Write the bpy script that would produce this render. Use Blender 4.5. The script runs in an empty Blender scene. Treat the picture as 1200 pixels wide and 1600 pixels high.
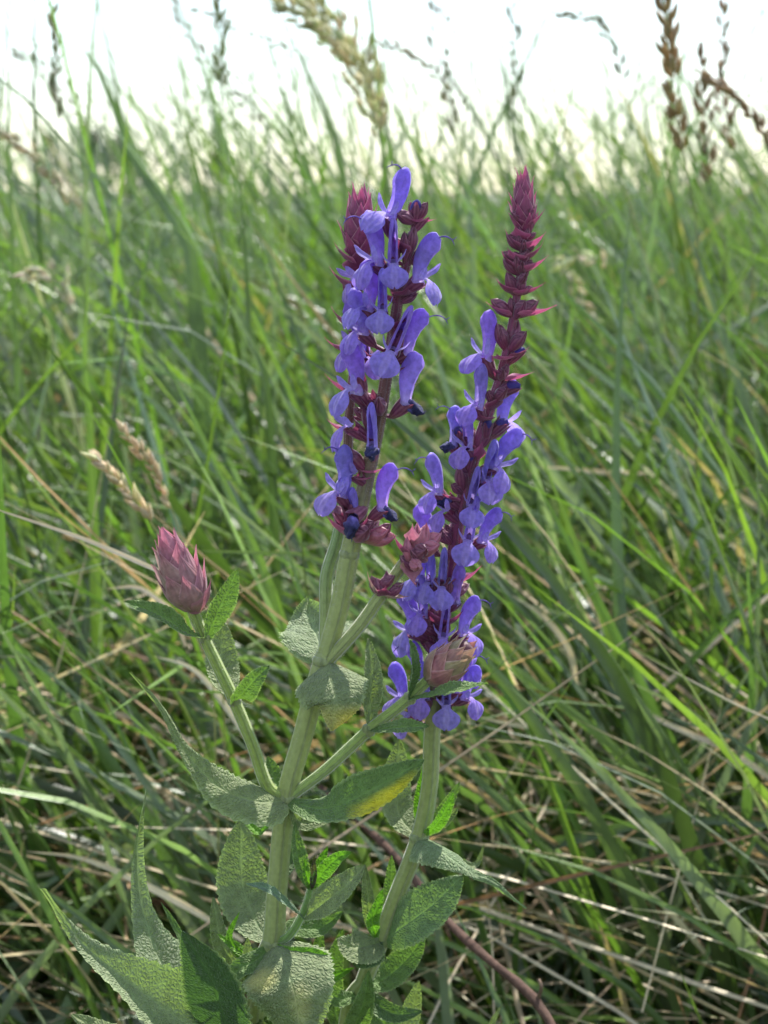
import bpy, math, random
import numpy as np
from mathutils import Vector, Matrix

random.seed(11)
rng = np.random.default_rng(11)
scene = bpy.context.scene
COL = scene.collection
R = math.radians

# ------------------------------------------------------------------ camera
CAM = Vector((0, 0, 0.40))
PITCH = R(9.5)
FPX = 2985.0            # focal length in photo pixels (1200 x 1600 frame)
FWD = Vector((0, math.cos(PITCH), -math.sin(PITCH)))
UPV = Vector((0, math.sin(PITCH), math.cos(PITCH)))
cam_d = bpy.data.cameras.new('camera')
cam = bpy.data.objects.new('camera', cam_d)
COL.objects.link(cam)
cam.location = CAM
cam.rotation_euler = (math.pi / 2 - PITCH, 0, 0)
cam_d.sensor_fit = 'VERTICAL'
cam_d.sensor_height = 24.0
cam_d.sensor_width = 18.0
cam_d.lens = 12.0 * FPX / 800.0
cam_d.clip_start = 0.01
cam_d.clip_end = 5000
cam_d.dof.use_dof = True
cam_d.dof.focus_distance = 0.452
cam_d.dof.aperture_fstop = 44.8 / 2.7
cam_d.dof.aperture_blades = 0
scene.camera = cam

# ------------------------------------------------------------------ sky, sun, exposure
SUN_EL = R(56)
SUN_AZ = R(28)          # clockwise from +Y: the sun stands behind the plants, to the right
world = bpy.data.worlds.new('World')
scene.world = world
world.use_nodes = True
wn = world.node_tree
sky = wn.nodes.new('ShaderNodeTexSky')
sky.sky_type = 'NISHITA'
sky.sun_disc = False
sky.sun_elevation = SUN_EL
sky.sun_rotation = SUN_AZ
sky.air_density = 1.0
sky.dust_density = 0.3
sky.ozone_density = 1.0
bg = wn.nodes['Background']
bg.inputs[1].default_value = 0.15
wtc = wn.nodes.new('ShaderNodeTexCoord')
wno = wn.nodes.new('ShaderNodeTexNoise')
wno.inputs['Scale'].default_value = 2.2
wno.inputs['Detail'].default_value = 6
wn.links.new(wtc.outputs['Generated'], wno.inputs['Vector'])
wmr = wn.nodes.new('ShaderNodeMapRange')
wmr.inputs[1].default_value = 0.3; wmr.inputs[2].default_value = 0.7
wmr.inputs[3].default_value = 0.16; wmr.inputs[4].default_value = 0.34
wn.links.new(wno.outputs['Fac'], wmr.inputs[0])
wmx = wn.nodes.new('ShaderNodeMixRGB')
wmx.inputs[2].default_value = (7.2, 7.5, 7.8, 1)      # thin bright cloud
wn.links.new(wmr.outputs[0], wmx.inputs[0])
wn.links.new(sky.outputs[0], wmx.inputs[1])
wn.links.new(wmx.outputs[0], bg.inputs[0])
sun_d = bpy.data.lights.new('sun', 'SUN')
sun_d.energy = 5.0
sun_d.angle = R(0.53)
sun_d.color = (1.0, 0.96, 0.90)
sun = bpy.data.objects.new('sun', sun_d)
COL.objects.link(sun)
sdir = Vector((math.sin(SUN_AZ) * math.cos(SUN_EL), math.cos(SUN_AZ) * math.cos(SUN_EL), math.sin(SUN_EL)))
sun.rotation_euler = (-sdir).to_track_quat('-Z', 'Y').to_euler()
sun.location = sdir * 20
scene.view_settings.view_transform = 'Standard'
scene.view_settings.look = 'None'
scene.view_settings.gamma = 1.0
scene.view_settings.exposure = 0.84
scene.render.engine = 'CYCLES'
scene.cycles.use_denoising = True
scene.cycles.use_adaptive_sampling = True
scene.cycles.adaptive_threshold = 0.02
scene.cycles.max_bounces = 6
scene.cycles.diffuse_bounces = 3
scene.cycles.glossy_bounces = 2
scene.cycles.transmission_bounces = 4
scene.cycles.sample_clamp_indirect = 6.0

# ------------------------------------------------------------------ helpers
PLANT_Y = 0.45
PX = 0.0001508          # metres per photo pixel at the plants


def P(px, py, d=0.0, Y=PLANT_Y):
    """photo pixel -> world point on the vertical plane Y (metres) + d millimetres"""
    v = FWD + Vector((1, 0, 0)) * ((px - 600) / FPX) + UPV * ((800 - py) / FPX)
    return CAM + v * ((Y + d / 1000.0) / v.y)


def lin(r, g, b):
    f = lambda c: c / 12.92 if c <= 0.04045 else ((c + 0.055) / 1.055) ** 2.4
    return (f(r / 255), f(g / 255), f(b / 255))


def mixc(a, b, t):
    t = max(0.0, min(1.0, t))
    return tuple(a[i] * (1 - t) + b[i] * t for i in range(3))


def jit(c, s, r=random):
    k = 1 + r.uniform(-s, s)
    return tuple(max(0.002, x * k * (1 + r.uniform(-s, s) * 0.4)) for x in c)


class MB:
    """collects a mesh with per-vertex colour and uv (in mm)"""
    def __init__(self):
        self.v, self.f, self.c, self.uv = [], [], [], []

    def grid(self, pts, cols, uvs=None, closed=False):
        """pts: rows of Vectors"""
        n, m = len(pts), len(pts[0])
        b = len(self.v)
        for i in range(n):
            for j in range(m):
                self.v.append(tuple(pts[i][j]))
                self.c.append(cols[i][j] if isinstance(cols, list) else cols)
                self.uv.append(uvs[i][j] if uvs else (i * 1.0, j * 1.0))
        for i in range(n - 1):
            for j in range(m if closed else m - 1):
                k = (j + 1) % m
                self.f.append((b + i * m + j, b + i * m + k, b + (i + 1) * m + k, b + (i + 1) * m + j))
        return b

    def tube(self, pts, radii, col, seg=8, ridge=0.0, cap=True, phase=0.0):
        n = len(pts)
        prev = None
        rows, cols, uvs = [], [], []
        dist = 0.0
        for i in range(n):
            t = (pts[min(i + 1, n - 1)] - pts[max(i - 1, 0)])
            t = t.normalized() if t.length > 1e-12 else Vector((0, 0, 1))
            if prev is None:
                a = Vector((0, -1, 0)) if abs(t.y) < 0.9 else Vector((1, 0, 0))
            else:
                a = prev
            a = (a - t * a.dot(t)).normalized()
            prev = a
            bvec = t.cross(a)
            if i:
                dist += (pts[i] - pts[i - 1]).length
            row, crow, urow = [], [], []
            c = col(i / (n - 1)) if callable(col) else col
            for j in range(seg):
                an = 2 * math.pi * j / seg + phase
                r = radii[i] * (1 + ridge * math.cos(4 * an) + ridge * 0.4 * math.cos(8 * an + 0.7))
                row.append(pts[i] + a * (r * math.cos(an)) + bvec * (r * math.sin(an)))
                crow.append(c)
                urow.append((dist * 1000, an * 1.5))
            rows.append(row); cols.append(crow); uvs.append(urow)
        b = self.grid(rows, cols, uvs, closed=True)
        if cap:
            self.f.append(tuple(b + j for j in range(seg))[::-1])
            self.f.append(tuple(b + (n - 1) * seg + j for j in range(seg)))

    def mesh(self, name, mat, smooth=True):
        me = bpy.data.meshes.new(name)
        me.from_pydata(self.v, [], self.f)
        at = me.color_attributes.new('col', 'FLOAT_COLOR', 'POINT')
        at.data.foreach_set('color', np.array([(c[0], c[1], c[2], 1.0) for c in self.c], dtype=np.float32).ravel())
        uvl = me.uv_layers.new(name='uv')
        li = np.zeros(len(me.loops), dtype=np.int32)
        me.loops.foreach_get('vertex_index', li)
        uvl.data.foreach_set('uv', np.array(self.uv, dtype=np.float32)[li].ravel())
        if smooth:
            me.polygons.foreach_set('use_smooth', [True] * len(me.polygons))
        me.materials.append(mat)
        me.update()
        return me


def link(name, data, parent=None, loc=None, mat4=None):
    o = bpy.data.objects.new(name, data)
    COL.objects.link(o)
    if mat4 is not None:
        o.matrix_world = mat4
    elif loc is not None:
        o.location = loc
    if parent is not None:
        o.parent = parent
    return o


def tag(o, label=None, cat=None, group=None, kind=None):
    if label: o['label'] = label
    if cat: o['category'] = cat
    if group: o['group'] = group
    if kind: o['kind'] = kind
    return o


def cr(pts, n):
    """Catmull-Rom through points (tuples of any length) -> n samples, even in arc length"""
    p = [np.array(q, dtype=float) for q in pts]
    p = [2 * p[0] - p[1]] + p + [2 * p[-1] - p[-2]]
    out = []
    for i in range(1, len(p) - 2):
        for k in range(16):
            t = k / 16
            out.append(0.5 * ((2 * p[i]) + (-p[i-1] + p[i+1]) * t + (2*p[i-1] - 5*p[i] + 4*p[i+1] - p[i+2]) * t*t
                              + (-p[i-1] + 3*p[i] - 3*p[i+1] + p[i+2]) * t**3))
    out.append(p[-2])
    out = np.array(out)
    d = np.concatenate([[0], np.cumsum(np.linalg.norm(np.diff(out[:, :3], axis=0), axis=1))])
    s = np.linspace(0, d[-1], n)
    return np.stack([np.interp(s, d, out[:, k]) for k in range(out.shape[1])], axis=1)


def crv(pts, n):
    return [Vector(q[:3]) for q in cr([tuple(p) for p in pts], n)]


# ------------------------------------------------------------------ materials
def plant_mat(name, transl=0.3, tcol=(1.3, 1.5, 0.7), rough=0.5, sheen=0.0, spec=0.4, bump=None, noise=0.15, nscale=600.0):
    m = bpy.data.materials.new(name)
    m.use_nodes = True
    nt = m.node_tree
    N, L = nt.nodes, nt.links
    N.clear()
    out = N.new('ShaderNodeOutputMaterial')
    at = N.new('ShaderNodeAttribute'); at.attribute_name = 'col'
    tc = N.new('ShaderNodeTexCoord')
    no = N.new('ShaderNodeTexNoise'); no.inputs['Scale'].default_value = nscale; no.inputs['Detail'].default_value = 4
    L.new(tc.outputs['Object'], no.inputs['Vector'])
    mr = N.new('ShaderNodeMapRange')
    mr.inputs[1].default_value = 0.3; mr.inputs[2].default_value = 0.7
    mr.inputs[3].default_value = 1 - noise; mr.inputs[4].default_value = 1 + noise
    L.new(no.outputs['Fac'], mr.inputs[0])
    mx = N.new('ShaderNodeVectorMath'); mx.operation = 'SCALE'
    L.new(at.outputs['Color'], mx.inputs[0]); L.new(mr.outputs[0], mx.inputs['Scale'])
    col = mx.outputs[0]
    pb = N.new('ShaderNodeBsdfPrincipled')
    pb.inputs['Roughness'].default_value = rough
    pb.inputs['Specular IOR Level'].default_value = spec
    if sheen:
        pb.inputs['Sheen Weight'].default_value = sheen
        pb.inputs['Sheen Roughness'].default_value = 0.4
        pb.inputs['Sheen Tint'].default_value = (1, 1, 1, 1)
    L.new(col, pb.inputs['Base Color'])
    sh = pb.outputs[0]
    normal = None
    if bump:
        normal = bump(nt, tc, no)
        L.new(normal, pb.inputs['Normal'])
    if transl:
        tr = N.new('ShaderNodeBsdfTranslucent')
        tm = N.new('ShaderNodeVectorMath'); tm.operation = 'MULTIPLY'
        L.new(col, tm.inputs[0]); tm.inputs[1].default_value = tcol
        L.new(tm.outputs[0], tr.inputs['Color'])
        if normal: L.new(normal, tr.inputs['Normal'])
        mi = N.new('ShaderNodeMixShader'); mi.inputs[0].default_value = transl
        L.new(sh, mi.inputs[1]); L.new(tr.outputs[0], mi.inputs[2])
        sh = mi.outputs[0]
    L.new(sh, out.inputs[0])
    return m


def bump_noise(strength, dist):
    def f(nt, tc, no):
        b = nt.nodes.new('ShaderNodeBump')
        b.inputs['Strength'].default_value = strength; b.inputs['Distance'].default_value = dist
        nt.links.new(no.outputs['Fac'], b.inputs['Height'])
        return b.outputs[0]
    return f


def bump_leaf(nt, tc, no):
    """puckered sage leaf: cells between a net of sunken veins, side veins slanting off the midrib (uv in mm)"""
    N, L = nt.nodes, nt.links
    uv = N.new('ShaderNodeUVMap'); uv.uv_map = 'uv'
    sx = N.new('ShaderNodeSeparateXYZ'); L.new(uv.outputs[0], sx.inputs[0])

    def mth(op, a, b=None, c=None):
        n = N.new('ShaderNodeMath'); n.operation = op
        for k, x in enumerate((a, b, c)):
            if x is None: continue
            if isinstance(x, (int, float)): n.inputs[k].default_value = x
            else: L.new(x, n.inputs[k])
        return n.outputs[0]
    av = mth('ABSOLUTE', sx.outputs[1])
    slant = mth('SUBTRACT', sx.outputs[0], mth('MULTIPLY', av, 0.5))
    cx = N.new('ShaderNodeCombineXYZ')
    L.new(mth('MULTIPLY', slant, 1.05), cx.inputs[0]); L.new(mth('MULTIPLY', sx.outputs[1], 1.0), cx.inputs[1])
    nz = N.new('ShaderNodeTexNoise'); nz.inputs['Scale'].default_value = 0.6
    L.new(uv.outputs[0], nz.inputs['Vector'])
    add = N.new('ShaderNodeVectorMath'); add.operation = 'ADD'
    L.new(cx.outputs[0], add.inputs[0]); L.new(nz.outputs['Color'], add.inputs[1])
    vo = N.new('ShaderNodeTexVoronoi'); vo.feature = 'DISTANCE_TO_EDGE'; vo.inputs['Scale'].default_value = 1.0
    L.new(add.outputs[0], vo.inputs['Vector'])
    cells = mth('MULTIPLY', mth('MINIMUM', vo.outputs['Distance'], 0.35), 2.2)
    vein = mth('PINGPONG', mth('DIVIDE', slant, 4.2), 0.5)
    vein = mth('MINIMUM', mth('MULTIPLY', vein, 5.0), 1.0)
    mid = mth('MINIMUM', mth('MULTIPLY', av, 1.8), 1.0)
    h = mth('MULTIPLY', mth('ADD', cells, mth('MULTIPLY', vein, 0.5)), mid)
    h = mth('ADD', h, mth('MULTIPLY', no.outputs['Fac'], 0.25))
    b = N.new('ShaderNodeBump'); b.inputs['Strength'].default_value = 1.0; b.inputs['Distance'].default_value = 0.0004
    L.new(h, b.inputs['Height'])
    return b.outputs[0]


def bump_rib(freq, strength, dist):
    def f(nt, tc, no):
        N, L = nt.nodes, nt.links
        uv = N.new('ShaderNodeUVMap'); uv.uv_map = 'uv'
        sx = N.new('ShaderNodeSeparateXYZ'); L.new(uv.outputs[0], sx.inputs[0])
        m = N.new('ShaderNodeMath'); m.operation = 'MULTIPLY'; m.inputs[1].default_value = freq
        L.new(sx.outputs[1], m.inputs[0])
        s = N.new('ShaderNodeMath'); s.operation = 'SINE'; L.new(m.outputs[0], s.inputs[0])
        a = N.new('ShaderNodeMath'); a.operation = 'MULTIPLY_ADD'; a.inputs[1].default_value = 0.5
        L.new(s.outputs[0], a.inputs[0]); L.new(no.outputs['Fac'], a.inputs[2])
        b = N.new('ShaderNodeBump'); b.inputs['Strength'].default_value = strength; b.inputs['Distance'].default_value = dist
        L.new(a.outputs[0], b.inputs['Height'])
        return b.outputs[0]
    return f


M_PETAL = plant_mat('violet_petal', 0.5, (1.22, 1.14, 1.08), 0.5, 0.5, 0.3, bump_rib(5.0, 0.5, 0.00016), 0.2, 800)
M_CALYX = plant_mat('purple_calyx', 0.2, (1.7, 1.0, 1.2), 0.45, 0.35, 0.45, bump_rib(4.0, 0.5, 0.0002), 0.22, 900)
M_BRACT = plant_mat('pink_bract', 0.34, (1.35, 1.0, 1.1), 0.48, 0.3, 0.4, bump_rib(3.0, 0.4, 0.00018), 0.2, 700)
M_WITHER = plant_mat('withered_petal', 0.1, (1, 1, 1), 0.7, 0.2, 0.2, bump_noise(0.8, 0.0006), 0.4, 900)
M_LEAF = plant_mat('sage_leaf', 0.25, (1.5, 1.9, 0.55), 0.62, 0.14, 0.25, bump_leaf, 0.14, 500)
M_STEM = plant_mat('sage_stem', 0.12, (1.5, 1.8, 0.7), 0.5, 0.55, 0.4, bump_rib(5.3, 0.6, 0.00025), 0.14, 700)
M_HAIR = plant_mat('stem_hair', 0.5, (1, 1, 1), 0.4, 0.0, 0.5, None, 0.0)
M_GRASS = plant_mat('grass_blade', 0.38, (1.12, 1.28, 0.58), 0.32, 0.0, 0.9, bump_rib(7.0, 0.3, 0.0003), 0.2, 60)
M_STRAW = plant_mat('dry_straw', 0.25, (1.2, 1.1, 0.8), 0.5, 0.0, 0.4, bump_rib(7.0, 0.3, 0.0003), 0.3, 60)
M_SEED = plant_mat('grass_seed', 0.3, (1.2, 1.15, 0.8), 0.6, 0.2, 0.3, None, 0.25, 400)
M_TWIG = plant_mat('brown_bark', 0.0, (1, 1, 1), 0.8, 0.0, 0.2, bump_noise(0.8, 0.0008), 0.4, 300)
M_TREE = plant_mat('tree_leaves', 0.25, (1.2, 1.5, 0.5), 0.6, 0.0, 0.3, None, 0.3, 0.6)

# ------------------------------------------------------------------ ground and far trees
gm = bpy.data.materials.new('meadow_soil')
gm.use_nodes = True
gn, gl = gm.node_tree.nodes, gm.node_tree.links
gp = gn['Principled BSDF']
gp.inputs['Roughness'].default_value = 0.95
gtc = gn.new('ShaderNodeTexCoord')
g1 = gn.new('ShaderNodeTexNoise'); g1.inputs['Scale'].default_value = 30; g1.inputs['Detail'].default_value = 8
g2 = gn.new('ShaderNodeTexNoise'); g2.inputs['Scale'].default_value = 0.3; g2.inputs['Detail'].default_value = 5
gl.new(gtc.outputs['Object'], g1.inputs['Vector']); gl.new(gtc.outputs['Object'], g2.inputs['Vector'])
gr = gn.new('ShaderNodeValToRGB')
gr.color_ramp.elements[0].position = 0.3; gr.color_ramp.elements[0].color = (0.035, 0.026, 0.015, 1)
gr.color_ramp.elements[1].position = 0.7; gr.color_ramp.elements[1].color = (0.085, 0.08, 0.03, 1)
ga = gn.new('ShaderNodeMath'); ga.operation = 'MULTIPLY_ADD'; ga.inputs[1].default_value = 0.5
gh = gn.new('ShaderNodeMath'); gh.operation = 'MULTIPLY'; gh.inputs[1].default_value = 0.5
gl.new(g2.outputs['Fac'], gh.inputs[0])
gl.new(g1.outputs['Fac'], ga.inputs[0]); gl.new(gh.outputs[0], ga.inputs[2])
gl.new(ga.outputs[0], gr.inputs[0]); gl.new(gr.outputs[0], gp.inputs['Base Color'])
gb = gn.new('ShaderNodeBump'); gb.inputs['Strength'].default_value = 0.6; gb.inputs['Distance'].default_value = 0.02
gl.new(g1.outputs['Fac'], gb.inputs['Height']); gl.new(gb.outputs[0], gp.inputs['Normal'])


def ground_z(x, y):
    return 0.012 * math.sin(x * 5.1 + 1) * math.cos(y * 4.3) + 0.006 * math.sin(x * 13 + y * 9)


gb_ = MB()
ax = [-2500, -800, -200, -60, -20, -8] + [i * 0.25 for i in range(-16, 17)] + [8, 20, 60, 200, 800, 2500]
ay = [-2500, -600, -100, -30, -8] + [i * 0.25 for i in range(-12, 33)] + [12, 20, 40, 80, 160, 400, 1000, 2800]
rows = [[Vector((x, y, ground_z(x, y) if abs(x) < 5 and -4 < y < 9 else 0.0)) for x in ax] for y in ay]
gb_.grid(rows, (0.05, 0.04, 0.02))
ground = link('ground', gb_.mesh('ground', gm))
tag(ground, 'dark thatchy meadow soil under the tall grass', 'ground', kind='structure')


def far_tree(px, dist, h, wid, label, cone=False, seed=0):
    r = np.random.default_rng(seed)
    x = (px - 600) / FPX * dist
    root = link('far_tree', None, loc=(x, dist, 0))
    tag(root, label, 'tree', 'far trees along the field edge')
    t = MB()
    t.tube(crv([(0, 0, -0.1), (0.05, 0, h * 0.3), (0, 0, h * 0.85)], 6), [h * 0.035 * (1 - 0.15 * k) for k in range(6)], (0.06, 0.045, 0.03), 7)
    for k in range(5):
        a = r.uniform(0, 6.28); z = h * r.uniform(0.25, 0.6)
        t.tube([Vector((0, 0, z)), Vector((math.cos(a) * wid * 0.3, math.sin(a) * wid * 0.3, z + h * 0.15))], [h * 0.015, h * 0.006], (0.06, 0.045, 0.03), 5)
    link('trunk', t.mesh('trunk', M_TWIG), root)
    c = MB()
    cl = []
    for k in range(26):
        u = r.uniform(0.12, 1.0)
        rad = wid * 0.5 * ((1 - u) * 0.9 + 0.08 if cone else math.sqrt(max(0.05, 1 - ((u - 0.5) / 0.56) ** 2)) * 0.75)
        a = r.uniform(0, 6.28)
        cl.append((math.cos(a) * rad * r.uniform(0.3, 1), math.sin(a) * rad * r.uniform(0.3, 1), u * h, rad * 0.45 + h * 0.03))
    for k in range(1500):
        q = cl[r.integers(len(cl))]
        d = r.normal(size=3); d /= np.linalg.norm(d)
        p = Vector((q[0], q[1], q[2])) + Vector(d) * q[3] * r.uniform(0.5, 1.1)
        a = Vector(r.normal(size=3)).normalized() * h * 0.035
        b = Vector(r.normal(size=3)).normalized() * h * 0.025
        s = len(c.v)
        for w in (p - a, p + b, p + a, p - b):
            c.v.append(tuple(w)); c.uv.append((0, 0))
        cc = jit((0.045, 0.075, 0.04), 0.4)
        c.c += [cc] * 4
        c.f.append((s, s + 1, s + 2, s + 3))
    link('crown', c.mesh('crown', M_TREE), root)
    return root


far_tree(150, 150, 5.6, 4.2, 'bigger dark rounded far tree beyond the tall grass', seed=1)
far_tree(205, 158, 5.0, 4.0, 'smaller dark rounded far tree touching the bigger one beyond the grass', seed=2)
far_tree(345, 150, 6.6, 2.2, 'slim pointed dark far tree standing alone in the white sky gap', True, seed=3)
far_tree(95, 150, 4.6, 5.0, 'broad low far tree beside the rounded pair, half hidden by grass', seed=4)
far_tree(1150, 170, 2.2, 9.0, 'long low far bush on the field edge under the brown seed heads', seed=5)
far_tree(1010, 180, 1.6, 9.0, 'low flat far bush showing between the grass stems', seed=6)

# ------------------------------------------------------------------ grass (stuff) -------------------------------------------------
C_BRIGHT = lin(112, 140, 62)
C_GREEN = lin(92, 116, 64)
C_BLUE = lin(118, 134, 106)
C_DEEP = lin(70, 92, 44)
C_STRAW = lin(214, 200, 168)
C_TAN = lin(182, 160, 124)


def blades(name, mat, root, length, width, az, tilt0, bend, col, seg=8, fold=0.35, twist=None, guard=True):
    """many narrow blades in one mesh; all arguments are arrays over blades"""
    n = len(length)
    s = np.linspace(0, 1, seg + 1)
    th = tilt0[:, None] + bend[:, None] * s[None, :] ** 1.6
    ds = (length / seg)[:, None]
    dx = np.sin(th); dz = np.cos(th)
    hx = np.concatenate([np.zeros((n, 1)), np.cumsum((dx[:, :-1] + dx[:, 1:]) / 2 * ds, axis=1)], axis=1)
    hz = np.concatenate([np.zeros((n, 1)), np.cumsum((dz[:, :-1] + dz[:, 1:]) / 2 * ds, axis=1)], axis=1)
    ca, sa = np.cos(az)[:, None], np.sin(az)[:, None]
    side_w = 0.02 * length[:, None] * np.sin(s[None, :] * 5 + az[:, None] * 7)
    c = np.stack([root[:, 0:1] + hx * ca - sa * side_w, root[:, 1:2] + hx * sa + ca * side_w, root[:, 2:3] + hz], axis=2)
    c[:, :, 2] = np.maximum(c[:, :, 2], -0.02 + 0.012 * s[None, :])
    tang = np.stack([dx * ca, dx * sa, dz], axis=2)
    lat0 = np.stack([-sa * np.ones_like(dx), ca * np.ones_like(dx), np.zeros_like(dx)], axis=2)
    nor = np.cross(tang, lat0)
    tw = (twist if twist is not None else np.zeros(n))[:, None] * (0.3 + s[None, :])
    lat = lat0 * np.cos(tw)[:, :, None] + nor * np.sin(tw)[:, :, None]
    nr = np.cross(tang, lat)
    prof = np.minimum(1, 0.55 + s * 1.6) * np.clip(1 - s ** 2.2, 0.0, 1) + 0.02
    w = width[:, None] * prof[None, :] * 0.5
    vl = c - lat * w[:, :, None] - nr * (w * fold)[:, :, None]
    vr = c + lat * w[:, :, None] - nr * (w * fold)[:, :, None]
    V = np.stack([vl, c, vr], axis=2)                      # n, seg+1, 3, xyz
    if guard:                                              # keep the air between the camera and the sage free
        q = V.reshape(n, -1, 3)
        depth = q[:, :, 1]
        near = (depth < 0.60) & (depth > -0.6) & (np.abs(q[:, :, 0]) < 0.17 + 0.26 * np.abs(depth)) & (q[:, :, 2] > 0.40 - np.maximum(depth, 0.05) * 0.50)
        keep = ~near.any(axis=1)
        V = V[keep]; col = col[keep]; width = width[keep]; length = length[keep]
        n = len(V)
    verts = V.reshape(-1, 3)
    m = (seg + 1) * 3
    base = (np.arange(n) * m)[:, None, None]
    i = np.arange(seg)[None, :, None]
    j = np.arange(2)[None, None, :]
    a = base + i * 3 + j
    faces = np.stack([a, a + 1, a + 4, a + 3], axis=3).reshape(-1, 4)
    me = bpy.data.meshes.new(name)
    nf = len(faces)
    me.vertices.add(len(verts)); me.vertices.foreach_set('co', verts.astype(np.float32).ravel())
    me.loops.add(nf * 4); me.loops.foreach_set('vertex_index', faces.astype(np.int32).ravel())
    me.polygons.add(nf)
    me.polygons.foreach_set('loop_start', np.arange(0, nf * 4, 4, dtype=np.int32))
    me.polygons.foreach_set('use_smooth', np.ones(nf, dtype=bool))
    at = me.color_attributes.new('col', 'FLOAT_COLOR', 'POINT')
    cc = np.ones((n, m, 4), dtype=np.float32)
    grad = np.repeat(np.linspace(0, 1, seg + 1), 3)[None, :, None]
    cc[:, :, :3] = col[:, None, :]
    at.data.foreach_set('color', cc.ravel())
    uvl = me.uv_layers.new(name='uv')
    uv = np.zeros((n, seg + 1, 3, 2), dtype=np.float32)
    uv[..., 0] = (s[None, :, None] * length[:, None, None] * 1000)
    uv[..., 1] = (np.array([-1, 0, 1])[None, None, :] * width[:, None, None] * 500)
    uvl.data.foreach_set('uv', uv.reshape(-1, 2)[faces.ravel()].ravel())
    me.validate(); me.update()
    me.materials.append(mat)
    return me


def pick_colors(n, weights, cols, s=0.22):
    k = rng.choice(len(cols), size=n, p=np.array(weights) / sum(weights))
    c = np.array(cols)[k]
    return c * (1 + rng.uniform(-s, s, (n, 1))) * (1 + rng.uniform(-0.08, 0.08, (n, 3)))


def field(n, y0, y1, x0, x1, power=1.0):
    y = y0 + (y1 - y0) * rng.random(n) ** power
    hw = x0 + x1 * y
    x = rng.uniform(-1, 1, n) * hw
    return np.stack([x, y, np.full(n, -0.01)], axis=1)


def lean_az(n, bias=0.6):
    """direction the blades lean to: most lean left (the wind), some anywhere"""
    a = math.pi + rng.normal(0, 0.75, n)
    b = rng.uniform(0, 2 * math.pi, n)
    return np.where(rng.random(n) < bias, a, b)


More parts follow.
